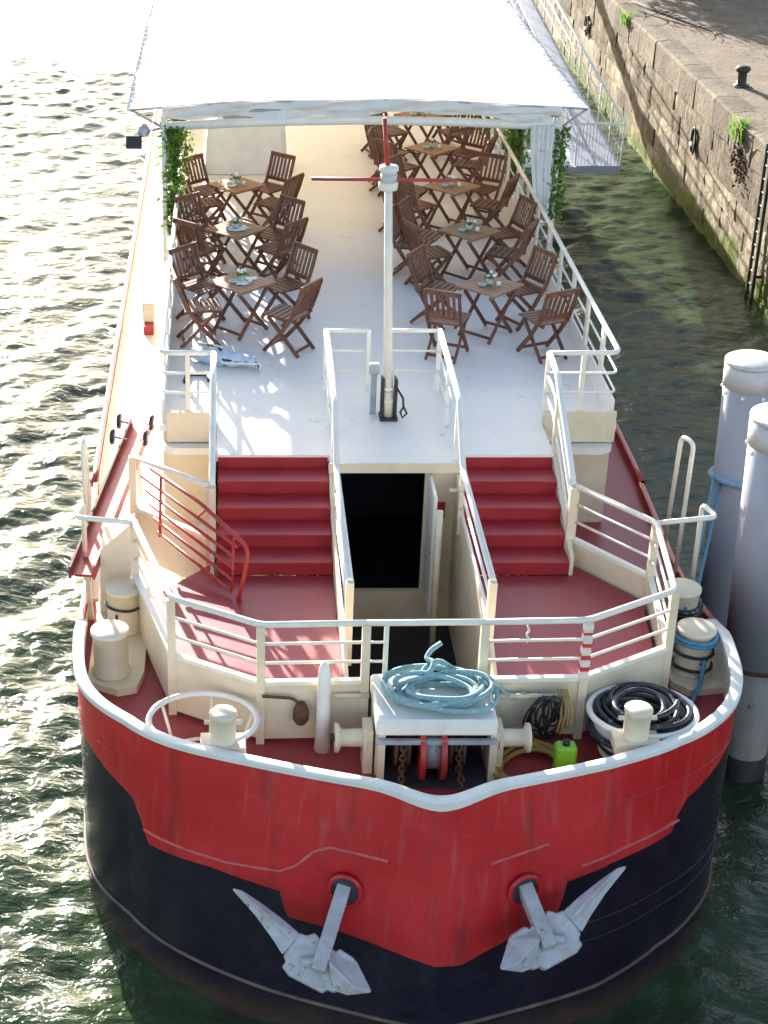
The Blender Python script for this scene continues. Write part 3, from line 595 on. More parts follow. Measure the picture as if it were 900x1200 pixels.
# deckhouse walls
for s in (-1,1):
    MB().box((min(s*3.0,s*3.06),21.25,2.3),(max(s*3.0,s*3.06),56,UD-.1)).build('deckhouse_side', M['cream'], boat)
    xa, xb = (2.12,3.0) if s>0 else (-3.0,-2.34)
    MB().box((xa,21.24,2.3),(xb,21.3,UD-.1)).build('deckhouse_front', M['cream'], boat)
    rr=[]; 
    MB().prism([(xa,21.22),(xa,20.98),(xb-.1 if s>0 else xb,20.98),(xb+.04,21.08),(xb+.06,21.22)] if s>0 else [(xa-.06,21.22),(xa-.04,21.08),(xa+.1,20.98),(xb,20.98),(xb,21.22)], 3.50,3.60).build('ledge', M['white'], boat)
    MB().box((xa,21.14,3.62),(xb+ (.08 if s>0 else 0),21.19,4.06)).build('front_panel', M['cream'], boat)
# stair side walls
for x, w_ in ((-2.36,.05),(2.11,.05)):
    MB().prism_x([(18.63,2.36),(21.2,2.36),(21.2,UD-.11),(20.23,UD-.02),(18.95,3.3),(18.63,3.2)], x-w_/2, x+w_/2).build('stair_side_panel', M['cream'], boat)
for x, xe in ((-.835,-.03),(.82,.03)):
    MB().prism_x([(15.74,1.45),(20.2,1.45),(20.2,UD-.11),(20.0,UD-.12),(19.3,3.42),(16.5,3.28),(15.76,2.93)], x-.02, x+.02).build('well_side_panel', M['cream'], boat)
# well: floor, sill, doorway
MB().box((-.81,15.9,1.40),(.80,20.0,1.50)).build('well_floor', M['black'], boat)  # near-black colour puts the well's shade into the steel floor
for k in range(3): MB().box((-.80,15.9+.24*k,1.5+.0),(.79,16.14+.24*k,2.42-.24*k-.0)).build('well_step', M['red_floor'], boat)
MB().box((-.81,19.96,1.50),(.80,20.04,1.96)).build('door_sill', M['cream'], boat)
for xa_ in (-.81,.40): MB().box((xa_,20.0,1.96),(xa_+.07,20.06,3.74)).build('door_jamb', M['cream'], boat)
MB().box((.47,20.02,1.96),(.80,20.05,3.74)).build('bulkhead', M['cream'], boat)
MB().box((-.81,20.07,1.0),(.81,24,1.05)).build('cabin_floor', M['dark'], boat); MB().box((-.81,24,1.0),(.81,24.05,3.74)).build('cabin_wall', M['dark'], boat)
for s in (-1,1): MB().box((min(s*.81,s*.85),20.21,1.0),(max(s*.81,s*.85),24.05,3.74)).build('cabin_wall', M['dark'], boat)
dl = MB().box((.44,19.28,1.98),(.485,19.98,3.70),.006).build('door', M['white'], boat)
MB().tube([(.43,19.36,2.85),(.38,19.36,2.85),(.38,19.46,2.85)],.012,6).build('handle', M['alu'], dl)
MB().tube([(.50,19.1,1.5),(.50,19.1,3.6)],.04,10).build('stanchion', M['cream'], boat)
MB().box((.55,19.985,3.05),(.68,20.018,3.27)).build('fire_notice', M['redsign'], boat)
MB().bar((.70,19.8,3.55),(.80,19.8,3.55),.04,.04).build('hook', M['white'], boat)

# ------------------------------------------------------------------ rails
def railrun(pts, zt, zbars, zbase, r=.032, rb=.016, post=.05, name='guard_rail', posts=True, parent=None, mt=None):
    mt = mt or M['rail']
    top = MB().tube(bend([(x,y,zt) for x,y in pts],.1), r, 8).build(name, mt, parent or boat)
    for z in zbars: MB().tube(bend([(x,y,z) for x,y in pts],.08), rb, 6).build('rail_bar', mt, top)
    if posts:
        for x,y in pts: MB().box((x-post/2,y-post/2,zbase),(x+post/2,y+post/2,zt-.01)).build('rail_post', M['cream'], top)
    return top
GT = 4.0
for G in (LG, RG, [(-2.40,19.0),(-3.40,19.88)]):
    railrun(G, GT, (3.52,3.76) if len(G)>2 else (), FD, r=.036, rb=.018, post=.09)
    MB().wall(G, FD+.05, 3.26, .025).build('kick_panel', M['cream'], boat)
    for a, c in zip(G[:-1],G[1:]): MB().bar((*a,3.275),(*c,3.275),.07,.05).build('panel_rim', M['rail'], boat)
# gate across the front of the well
gt = MB().tube([(-.67,15.68,GT),(.60,15.70,GT)],.036,8).build('well_rail', M['rail'], boat)
for z in (3.52,3.76): MB().tube([(-.67,15.68,z),(-.45,15.68,z)],.016,6).build('rail_bar', M['rail'], gt)
MB().box((-.48,15.66,2.6),(-.43,15.71,GT-.02)).build('rail_post', M['rail'], gt)
MB().box((.57,15.67,2.5),(.63,15.73,GT-.02)).build('rail_post', M['rail'], gt)
# well guards beside the stairs, and deck guards above
for s, x in ((-1,-.80),(1,.79)):
    p=[(x,16.55,GT+.03),(x,19.35,GT+.05),(x,20.05,4.7),(x,22.4,4.75)]
    tp=MB().tube(bend(p,.12),.04,8).build('handrail', M['white'], boat)
    for dz in (.24,.48): MB().tube([(x,16.55,GT-dz),(x,19.35,GT-dz)],.02,6).build('rail_bar', M['white'], tp)
    for dz in (.3,.6): MB().tube([(x,20.05,4.72-dz),(x,22.4,4.75-dz)],.018,6).build('rail_bar', M['white'], tp)
    MB().box((x-.045,16.5,LD),(x+.045,16.6,GT+.02)).build('end_post', M['cream'], tp)
    MB().box((x-.03,19.32,LD+.2),(x+.03,19.38,GT+.04)).build('rail_post', M['cream'], tp)
    for y in (20.1,21.2,22.4): MB().box((x-.03,y-.03,UD),(x+.03,y+.03,4.72)).build('rail_post', M['white'], tp)
for xa, xb in ((-.80,-.20),(.10,.79)):
    tp=MB().tube([(xa,22.4,4.75),(xb,22.4,4.75)],.032,8).build('guard_rail', M['rail'], boat)
    for z in (4.45,4.15): MB().tube([(xa,22.4,z),(xb,22.4,z)],.016,6).build('rail_bar', M['rail'], tp)
    xp = xb if xa<0 else xa
    MB().box((xp-.025,22.375,UD),(xp+.025,22.425,4.74)).build('rail_post', M['rail'], tp)
# outer handrails of the stairs
for x, xo in ((-2.36,-2.36),(2.12,2.12)):
    p=[(x,19.0,GT),(x,19.2,GT+.12),(x,20.6,4.83),(x,21.24,4.87)]
    tp=MB().tube(bend(p,.1),.042,8).build('handrail', M['white'], boat)
    for dz in (.3,.58): MB().tube([(x,19.0,GT-dz),(x,19.2,GT+.12-dz),(x,20.6,4.83-dz),(x,21.24,4.87-dz)],.022,6).build('rail_bar', M['white'], tp)
    MB().box((x-.045,18.92,LD),(x+.045,19.02,GT)).build('end_post', M['cream'], tp)
    MB().box((x-.04,20.3,3.6),(x+.04,20.38,4.66)).build('rail_post', M['cream'], tp)
# deck-side railings
for s in (-1,1):
    x0 = 2.12 if s>0 else -2.36; xs=s*3.06
    p=[(x0,21.26),(xs,21.26),(xs,52)]
    tp=MB().tube(bend([(a,c,4.87) for a,c in p],.16),.036,8).build('guard_rail', M['white'], boat)
    for z in (4.58,4.30): MB().tube(bend([(a,c,z) for a,c in p],.12),.018,6).build('rail_bar', M['white'], tp)
    y=22.3
    while y<52:
        MB().box((xs-.02,y-.075,UD),(xs+.02,y+.075,4.86)).build('rail_post', M['rail'], tp); y+=1.15
    for xx in (x0, (x0+xs)/2): MB().box((xx-.03,21.23,3.62),(xx+.03,21.29,4.86)).build('rail_post', M['rail'], tp)
    MB().box((xs-.015,21.3,UD),(xs+.012,52,4.17)).build('toe_board', M['white'], boat)
# outboard goosenecks and boarding loops
MB().tube(bend([(2.93,18.0,GT),(3.68,18.15,GT),(3.60,18.5,GT),(3.60,18.5,2.95)],.09),.032,8).build('gooseneck_rail', M['rail'], boat)
MB().tube(bend([(-3.25,18.0,GT),(-3.98,18.15,GT),(-3.92,18.5,GT),(-3.92,18.5,2.95)],.09),.032,8).build('gooseneck_rail', M['rail'], boat)
MB().tube(bend([(3.62,20.0,2.5),(3.56,19.62,4.4),(3.66,19.4,4.4),(3.64,19.4,2.5)],.1),.03,8).build('boarding_loop', M['rail'], boat)
MB().tube(bend([(-3.96,20.0,2.5),(-3.98,19.62,4.4),(-3.98,19.4,4.4),(-3.96,19.4,2.5)],.1),.03,8).build('boarding_loop', M['rail'], boat)

# ------------------------------------------------------------------ bow fittings
def bollard(x, y, z0, r, h, name='bollard', mt=None):
    return MB().lathe((x,y,z0), [(r*1.12,0),(r*1.12,.03),(r,.05),(r,h-.06),(r*1.1,h-.05),(r*1.1,h-.012),(r*1.02,h),(0.01,h+.004)], 32).build(name, mt or M['cream'], boat)
for s, pts in ((-1,[(-3.52,16.95),(-3.42,17.95)]),(1,[(3.27,17.0),(3.33,17.95)])):
    xs=[p[0] for p in pts]
    c = V(((xs[0]+xs[1])/2, 17.4, 0))
    MB().prism([(c.x-.32,16.75),(c.x-.1*s-.05,16.55),(c.x+.26,16.62),(c.x+.33,16.95),(c.x+.33,18.3),(c.x-.32,18.3)], FD, FD+.09).build('bollard_base', M['cream'], boat)
    for x,y in pts: bollard(x,y,FD+.09,.205,.58)
for x,y in ((-2.2,14.87),(2.14,14.95)):
    bb = bollard(x,y,2.95,.135,.46,'fairlead_post')
    MB().box((x-.24,y-.16,2.93),(x+.24,y+.14,3.06),.01).build('fairlead_foot', M['cream'], boat)
    MB().tube([(x-.2,y,3.28),(x+.2,y,3.28)],.025,8).build('cross_pin', M['cream'], bb)
# windlass: covered frame, wheels, drums
wl = MB().box((-.60,14.86,3.10),(.67,15.80,3.30),.03).build('windlass_cover', M['white'], boat)
MB().box((-.60,14.83,3.02),(.67,14.88,3.07)).build('front_rail', M['alu'], wl)
for x in (-.57,.61):
    for y in (14.90,15.70): MB().box((x,y,FD),(x+.075,y+.075,3.10)).build('leg', M['cream'], wl)
MB().box((-.50,14.78,FD+.003),(.60,15.62,FD+.02)).build('windlass_shade_sheet', M['dark'], wl)  # dark sheet stands in for the shaded deck under the windlass
for x in (-.585,.62): MB().box((x,14.99,FD+.02),(x+.04,15.69,3.09)).build('side_plate', M['cream'], wl)
MB().tube([(-1.05,15.2,2.86),(1.12,15.2,2.86)],.045,10).build('shaft', M['iron'], wl)
for x in (-.30,.28):
    MB().lathe((x,15.2,2.86),[(.15,-.09),(.30,-.085),(.30,-.05),(.16,-.03),(.16,.03),(.30,.05),(.30,.085),(.15,.09)],24,(1,0,0)).build('chain_wheel', M['rust'], wl)
for x in (-.10,.12):
    MB().lathe((x,15.05,2.82),[(.31,-.03),(.33,-.03),(.33,.03),(.31,.03)],24,(1,0,0)).build('brake_band', M['redpaint'], wl)
MB().lathe((.01,15.1,2.82),[(.24,-.08),(.24,.08)],20,(1,0,0)).build('gear_drum', M['galv'], wl)
MB().box((-.5,15.5,FD),(.55,15.65,3.09)).build('windlass_shade_plate', M['dark'], wl)  # dark plate paints the shade behind the windlass wheels
for sgn, x in ((-1,-.66),(1,.73)):
    pf=[(.16,0),(.16,.03),(.10,.05),(.095,.28),(.16,.31),(.16,.35)]
    MB().lathe((x,15.2,2.86),pf,20,(sgn,0,0)).build('warping_drum', M['cream'], wl)
    MB().box((x-.05*1-.0,15.05,FD),(x+.05,15.35,3.02)).build('bearing_block', M['cream'], wl)
MB().tube([(-1.0,15.62,3.12),(-.62,15.62,3.12)],.03,8).build('brake_rod', M['cream'], wl)
MB().tube([(.70,15.62,3.12),(1.5,15.60,3.12)],.03,8).build('brake_rod', M['cream'], wl)
MB().lathe((-1.12,15.5,FD),[(.09,0),(.075,.5),(.07,.95),(.05,1.08),(.01,1.13)],16).build('vent_spike', M['white'], boat)
def chain(name, pts, lab, link=.085, r=.013):
    rt = empty(name, pts[0], lab, 'chain'); P=[V(p) for p in pts]; tot=sum((P[i+1]-P[i]).length for i in range(len(P)-1)); n=int(tot/(link*.72)); i=0
    proto=None
    for k in range(n):
        d=tot*k/n; i=0
        while d>(P[i+1]-P[i]).length and i<len(P)-2: d-=(P[i+1]-P[i]).length; i+=1
        t=(P[i+1]-P[i]).normalized(); c=P[i]+t*d; sd=t.cross(V((0,1,.1))).normalized()
        if k%2: sd=t.cross(sd).normalized()
        MB().tube([c+t*link*.55*math.cos(a)+sd*link*.36*math.sin(a) for a in [2*math.pi*j/10 for j in range(10)]], r, 5, closed=True).build('link', M['rust'], rt)
    return rt
chain('anchor_chain', [(-.30,14.88,2.95),(-.31,14.86,2.7),(-.34,14.6,2.53)], 'rusty anchor chain hanging under the windlass on the river side')
chain('anchor_chain', [(.28,14.88,2.95),(.29,14.86,2.7),(.33,14.6,2.53)], 'rusty anchor chain hanging under the windlass on the quay side')
# storage rings
def basket(cx, cy, r, lab, solid=False):
    t = empty('rope_basket', (cx,cy,FD), lab, 'basket', 'rope baskets on the foredeck')
    ring = lambda rr,z: [(cx+rr*math.cos(a),cy+rr*.87*math.sin(a),z) for a in [2*math.pi*k/40 for k in range(40)]]
    MB().tube(ring(r,3.04),.034,8,closed=True).build('top_ring', M['white'], t)
    MB().tube(ring(r*.72,2.54),.022,6,closed=True).build('bottom_ring', M['white'], t)
    if solid:
        b=MB(); A=ring(r*.985,3.03); B=ring(r*.72,2.54); b.v+=[V(p) for p in A]+[V(p) for p in B]
        for k in range(40): b.face((k,40+k,40+(k+1)%40,(k+1)%40),True)
        b.build('side_sheet', M['white'], t)
    else:
        for k in range(6):
            a=2*math.pi*(k+.35)/6; MB().tube([(cx+r*math.cos(a),cy+r*.87*math.sin(a),3.03),(cx+r*.72*math.cos(a),cy+r*.63*math.sin(a),2.54)],.018,6).build('strut', M['white'], t)
    return t
basket(-2.42,15.28,.58,'empty white tubular ring basket on the red foredeck')
basket(2.32,15.44,.57,'white round basket holding the coiled black hose',True)
def coil(name, cx, cy, z, r0, r1, turns, tr, mt, lab, cat, seed, rise=.0, squash=.92, tail=None, nseg=26, wob=.03):
    rnd=random.Random(seed); pts=[]; N_=int(turns*nseg)
    ph=[rnd.uniform(0,6.28) for _ in range(5)]
    for k in range(N_+1):
        a=2*math.pi*k/nseg; t=k/N_
        rr=(r0+(r1-r0)*(.5+.5*math.sin(t*17+ph[0])))*(1+wob*math.sin(a*2+ph[1]+t*9))
        pts.append((cx+rr*math.cos(a)+wob*math.sin(t*23+ph[2]), cy+squash*rr*math.sin(a)+wob*math.cos(t*19+ph[3]), z+rise*t+tr*(1.1+1.0*math.sin(a*1.37+ph[4]+t*11))))
    if tail: pts+=[V(p) for p in tail]
    return tag(MB().tube(pts,tr,8).build(name,mt), lab, cat)
coil('coiled_hose',2.32,15.44,2.60,.27,.48,19,.029,M['hose'],'coiled black hose piled in the white round basket','hose',3,rise=.55,wob=.075)
coil('coiled_rope',.10,15.30,3.30,.34,.56,8.5,.029,M['ropeteal'],'coiled pale teal mooring rope on the windlass cover','rope',8,rise=.13,squash=.70,wob=.07,
     tail=bend([(.30,15.62,3.46),(.12,15.70,3.52),(-.02,15.62,3.50),(-.08,15.52,3.46),(.02,15.50,3.50),(.06,15.62,3.56),(-.02,15.70,3.54),(.04,15.78,3.60),(.16,15.86,3.64)],.05))
# slack end of the teal rope over the rail
tag(MB().tube(bend([(.62,15.45,3.36),(.74,15.55,3.30),(.86,15.60,3.16),(.98,15.62,3.07),(1.06,15.62,3.17)],.1),.02,8).build('rope_tail',M['ropeteal']),'teal rope end slung over the windlass brake rod','rope')
coil('ochre_hose',1.10,15.05,2.53,.36,.47,3.6,.03,M['ropeyellow'],'ochre hose looped on the foredeck beside the windlass','hose',12,rise=.06)
# green jerrycan, cable bundle
gc=empty('green_container',(1.42,14.98,FD),'bright green plastic container on the foredeck by the bulwark','container')
MB().box((1.32,14.90,FD),(1.54,15.08,FD+.42),.025).build('body',M['green'],gc); MB().lathe((1.43,14.99,FD+.42),[(.04,0),(.04,.05),(.01,.055)],12).build('cap',M['black'],gc)
rnd=random.Random(5); b=MB()
for k in range(13):
    cx_=1.30+rnd.gauss(0,.04); L=rnd.uniform(.22,.34); wd=rnd.uniform(.06,.16); ph=rnd.uniform(-.2,.2)
    b.tube([(cx_+wd*math.sin(a_)+ph*(1-math.cos(a_))*.3,15.52-.05*math.cos(a_)+rnd.gauss(0,.012),3.2-L+L*math.cos(a_)) for a_ in [2*math.pi*j/18 for j in range(18)]],.011,5,closed=True)
tag(b.build('cable_bundle',M['hose']),'tangle of thin dark cables hung over the brake rod','cable')
b=MB()
for k in range(4): b.tube(bend([(1.42+.03*k,15.60,3.22),(1.46+.04*k,15.45,3.0),(1.40+.05*k,15.4,2.75+.03*k),(1.5,15.5,2.9)],.08),.012,5)
tag(b.build('yellow_strap',M['ropeyellow']),'yellow strap hanging beside the dark cable tangle','strap')
# rusty shackle on the panel
sh=MB(); sh.lathe((-1.36,15.56,2.80),[(.05,0),(.09,.06),(.085,.18),(.05,.26)],10); sh.tube(bend([(-1.36,15.58,3.02),(-1.45,15.57,3.12),(-1.6,15.57,3.13),(-1.78,15.56,3.15)],.05),.018,6)
tag(sh.build('rusty_shackle',M['rust']),'rusty iron shackle hanging on the cream kick panel','shackle')
# striped tape on the post, little chain on rail
tp=empty('barrier_tape',(1.71,15.74,3.3),'red and white barrier tape wound round a rail post','tape')
for k in range(9): MB().box((1.66,15.69,3.30+.076*k+rnd.uniform(-.012,.012)),(1.76,15.79,3.348+.076*k+rnd.uniform(-.015,.02)),.004).build('tape_band', M['tape_red'] if k%2 else M['tape_white'], tp)
MB().tube(bend([(1.05,15.70,3.96),(1.07,15.68,3.9),(1.04,15.68,3.86),(1.07,15.68,3.8),(1.05,15.68,3.75)],.02),.012,6).build('rail_hook',M['white'],boat)
# bow gear on the river side: hood
hd=MB(); hd.add([(-3.80,18.65,2.5),(-3.45,18.65,2.5),(-3.40,18.3,2.5),(-3.75,18.3,2.5),(-3.70,18.75,3.55),(-3.32,18.75,3.75),(-3.30,18.55,3.75),(-3.72,18.35,3.45)],[(3,2,1,0),(4,5,6,7),(0,1,5,4),(1,2,6,5),(2,3,7,6),(3,0,4,7)])
hd.build('vent_hood',M['cream'],boat)

# ------------------------------------------------------------------ anchors
def anchor(s, lab):
    p, nrm = hawse[s]; t=empty('anchor',(p.x,p.y-.1,p.z),lab,'anchor','bow anchors')
    C=V((-1.24,13.45,1.33)) if s<0 else V((-1.11,13.55,1.54)); n=V((-.05,-.7,.7)).normalized(); e1=V((1,0,.0714)).normalized(); e2=n.cross(e1).normalized()
    if e2.z<0: e2=-e2
    q=lambda a,b,k=0: C+e1*a+e2*b+n*k
    def bld(mb,name):
        if s>0: mb.v=[V((-v.x,v.y,v.z)) for v in mb.v]; mb.f=[list(reversed(f)) for f in mb.f]
        o_=mb.build(name,M['galv'],t); bv=o_.modifiers.new('bevel','BEVEL'); bv.width=.014; bv.segments=2; bv.limit_method='ANGLE'; bv.angle_limit=R(25); return o_
    H=V((-abs(p.x)+.02,p.y+.12,p.z+.06))
    b=MB(); b.bar(q(0,-.12,.10),H,.15,.17,n); bld(b,'shank')
    poly=[(-.36,-.05),(-.30,-.14),(.03,-.33),(.09,-.30),(.14,-.33),(.30,-.30),(.42,-.13),(.38,.0),(.24,.10),(.20,.07),(.04,.22),(.0,.27),(-.09,.25),(-.16,.28),(-.34,.06),(-.32,.0)]
    m_=len(poly); b=MB(); b.add([q(i*.96,j*.96,.055) for i,j in poly]+[q(i,j,.02) for i,j in poly]+[q(i,j,-.07) for i,j in poly],
      [tuple(range(m_)),tuple(range(3*m_-1,2*m_-1,-1))]+[(r*m_+k,(r+1)*m_+k,(r+1)*m_+(k+1)%m_,r*m_+(k+1)%m_) for r in (0,1) for k in range(m_)]); bld(b,'crown')
    L=[(-.15,.27),(-.31,.42),(-.53,.60),(-.72,.74)]; Rr=[(-.35,.06),(-.44,.22),(-.60,.46),(-.76,.66)]; b=MB(); rows=[]
    for (la,lb),(ra,rb),hh,bk in zip(L,Rr,(.075,.12,.10,.05),(-.07,-.06,-.05,-.03)):
        rows.append([q(la,lb,.03),q(la*.62+ra*.38,lb*.62+rb*.38,hh),q(ra*.62+la*.38,rb*.62+lb*.38,hh*.35),q(ra,rb,.03),q((la+ra)/2,(lb+rb)/2,bk)])
    k0=[v for r in rows for v in r]+[q(-.87,.79,.01)]; fs=[]
    for i in range(3):
        for k in range(5): fs.append((i*5+k,i*5+(k+1)%5,(i+1)*5+(k+1)%5,(i+1)*5+k))
    for k in range(5): fs.append((15+k,15+(k+1)%5,20))
    fs.append((4,3,2,1,0)); b.add(k0,fs); bld(b,'fluke')
    b=MB(); T=q(.54,-.36,.20)
    b.add([q(.10,.10,.04),q(.12,-.04,.19),q(.13,-.20,.09),q(.16,-.32,.03),q(.40,-.02,.03),T,q(.36,-.30,.20),q(.28,-.37,.10),q(.44,-.20,.06)],
          [(0,1,6,4),(1,2,6),(2,3,7,6),(4,6,5),(6,7,5),(4,5,8),(8,5,7,3),(0,4,8,3)]); bld(b,'fluke')
    b=MB(); b.tube([q(-.16,-.02,.09),q(.15,-.02,.09)],.05,10); bld(b,'shank_pin')
anchor(-1,'grey anchor hanging at the bow on the open-river side')
anchor(1,'grey anchor hanging at the bow on the quay side')

# ------------------------------------------------------------------ mast
mb_,mt_=V((.02,21.42,UD)),V((-.11,21.42,7.2)); md=(mt_-mb_)
mast=MB().tube([mb_+md*.04,mt_],.055,12,rs=[.065,.05]).build('mast',M['rail'],boat)
MB().tube([mt_,V((-.19,21.42,7.98))],.035,8,rs=[.04,.028]).build('topmast',M['redpaint'],mast)
MB().tube([(-1.10,21.40,7.20),(.76,21.44,7.17)],.024,8).build('yard',M['redpaint'],mast)
MB().lathe(mt_+V((0,0,-.16)),[(.06,0),(.12,.02),(.13,.10),(.10,.13),(.10,.24),(.13,.27),(.12,.32),(.04,.34)],18).build('masthead_light',M['white'],mast)
MB().lathe(mt_+V((0,-.03,-.03)),[(.105,0),(.105,.10)],16).build('lens',M['glass'],mast)
b=MB(); b.box((-.09,21.36,UD),(-.05,21.52,4.45)); b.box((.09,21.36,UD),(.13,21.52,4.45)); b.box((-.10,21.30,UD),(.14,21.56,UD+.04)); b.build('mast_step',M['iron'],mast)
MB().tube([mb_+md*.005,mb_+md*.12],.072,12).build('mast_heel',M['cream'],mast)
for f in (.075,.13): MB().lathe(mb_+md*f,[(.08,0),(.08,.035)],14).build('clamp',M['white'],mast)
MB().tube([(.10,21.36,4.35),(.2,21.3,4.2),(.21,21.28,4.08),(.26,21.28,3.98),(.2,21.28,3.92),(.17,21.28,4.0),(.21,21.28,4.08)],.016,6).build('shackle',M['iron'],mast)
MB().box((-.22,21.55,UD),(-.14,21.63,4.5)).build('junction_post',M['alu'],boat); MB().box((-.25,21.52,4.45),(-.11,21.62,4.6),.01).build('junction_box',M['alu'],boat)

# ------------------------------------------------------------------ awning
AY0, AY1 = 28.6, 54
b=MB(); nx, ny = 24, 40
def az(x,y): return 6.35+.16*(1-(x/3.9)**2)+.035*math.sin((y-AY0)*math.pi/2.4)**2*-1+.012*math.sin(x*2.1+y*1.3)
for j in range(ny+1):
    for i in range(nx+1):
        x=-3.88+7.74*i/nx; y=AY0+(AY1-AY0)*j/ny; b.v.append(V((x,y,az(x,y))))
for j in range(ny):
    for i in range(nx): b.face((j*(nx+1)+i,j*(nx+1)+i+1,(j+1)*(nx+1)+i+1,(j+1)*(nx+1)+i),True)
aw=b.build('awning',M['canvas'],boat)
def valance(x0,x1,drop,name,mt,yo,seed):
    rn=random.Random(seed); b=MB(); n=110; k1=[rn.uniform(0,6.28) for _ in range(6)]
    for i in range(n+1):
        f=i/n; x=x0+(x1-x0)*f; zt=az(x,AY0)-.005
        g=.03*math.sin(f*41+k1[0])+.02*math.sin(f*97+k1[1]); d=drop*(1+.16*math.sin(f*9+k1[2])+.10*math.sin(f*29+k1[3]))
        for j in range(5):
            q=j/4; b.v.append(V((x,AY0-yo+g*math.sin(q*3.1)-.03*math.sin(q*6+f*31),zt-d*q)))
    for i in range(n):
        for j in range(4): b.face((i*5+j,(i+1)*5+j,(i+1)*5+j+1,i*5+j+1),True)
    b.build(name,mt,aw)
valance(-3.3,3.42,.17,'front_valance',M['canvas'],.02,3)
valance(-3.2,3.3,.27,'rolled_side_sheet',M['canvas_dirty'],-.06,5)
MB().tube([(-3.88+7.74*i/20,AY0+.02,az(-3.88+7.74*i/20,AY0)-.02) for i in range(21)],.02,6).build('edge_tube',M['alu'],aw)
MB().tube([(-3.3,AY0+.12,6.02),(-1.6,AY0+.12,6.10),(0,AY0+.12,6.13),(1.6,AY0+.12,6.10),(3.45,AY0+.12,6.02)],.075,10).build('front_beam',M['white'],aw)
for s in (-1,1):
    MB().tube([(s*3.87,AY0,6.33),(s*3.87,AY1,6.33)],.03,8).build('side_tube',M['white'],aw)
    k=0; y=AY0+.1
    while y<AY1:
        px_=3.42 if s>0 else -3.28
        MB().tube([(px_,y,UD-.2),(px_,y,6.2)],.05,10).build('awning_post',M['white'],aw)
        MB().tube([(px_,y,6.0),(s*3.85,y,6.32)],.022,6).build('bracket',M['alu'],aw)
        MB().tube([(px_,y,6.2),(0,y,6.40),],.025,6).build('rafter',M['alu'],aw)
        MB().bar((s*3.0,y,UD-.06),(px_+s*.05,y,UD-.06),.1,.08).build('post_foot',M['white'],aw)
        y+=3.4; k+=1
    for k in range(60):                      # lacing eyelets
        yy=AY0+.2+k*.42
        MB().tube([(s*3.74,yy,6.39),(s*3.89,yy+.05,6.36)],.006,4).build('lacing',M['alu'],aw)

# ------------------------------------------------------------------ vines, curtain
def vine(x,y,z0,z1,n,lab,sp=.12,seed=1):
    n=int(n*1.5)
    rnd=random.Random(seed); t=empty('climbing_vine',(x,y,z0),lab,'vine','vines on the awning posts')
    pts=[(x+.06*math.sin(k*1.1)+rnd.gauss(0,.02),y+.06*math.cos(k*1.1),z0+(z1-z0)*k/14) for k in range(15)]
    MB().tube(pts,.012,5).build('stem',M['bark'],t)
    leaf_cloud(n,lambda r:(x+r.gauss(0,sp),y+r.gauss(0,sp),r.uniform(z0+.03,z1)),.10,rnd).build('foliage',M['leaf'],t)
vine(-3.13,28.75,UD+.25,6.05,900,'green vine climbing the front awning post over open water',.10,1)
vine(-3.12,32.1,UD+.25,6.05,800,'green vine on the second awning post over open water',.10,6)
vine(3.42,28.72,UD+.55,6.0,620,'green vine climbing the front awning post facing the quay',.075,2)
vine(3.28,32.1,UD+.3,6.05,1000,'green vine on the second awning post facing the quay, beyond the curtain',.10,3)
vine(3.2,35.4,UD+.3,6.05,700,'green vine on the third awning post facing the quay',.15,4)
b=MB(); n=40
for j in range(13):
    f=j/12; zz=6.06-1.5*f; w0=.44*(1-.5*f**1.5); x0=3.36-w0-.02*f
    for i in range(n+1):
        g=i/n; b.v.append(V((x0+w0*g,28.62+.05*math.sin(g*34+j*.15)*(1-.4*f)+.02*math.sin(g*13),zz+.04*math.sin(g*5)*f)))
for j in range(12):
    for i in range(n): b.face((j*(n+1)+i,j*(n+1)+i+1,(j+1)*(n+1)+i+1,(j+1)*(n+1)+i),True)
tag(b.build('awning_curtain',M['cloth']),'gathered white curtain hanging from the awning front beside the quay-side vine','curtain')
# floodlight on the awning bracket
fl=empty('floodlight',(-3.72,28.65,5.75),'dark floodlight bracketed under the awning corner over the water','floodlight')
MB().obox((-3.78,28.5,5.80),(.13,0,0),(0,.07,-.03),(0,.04,.09)).build('housing',M['black'],fl)
MB().lathe((-3.62,28.62,5.88),[(.08,0),(.11,.05),(.09,.16),(.03,.2)],14).build('reflector',M['alu'],fl)
MB().tube([(-3.28,28.7,6.0),(-3.62,28.65,5.95),(-3.74,28.55,5.84)],.02,6).build('arm',M['alu'],fl)

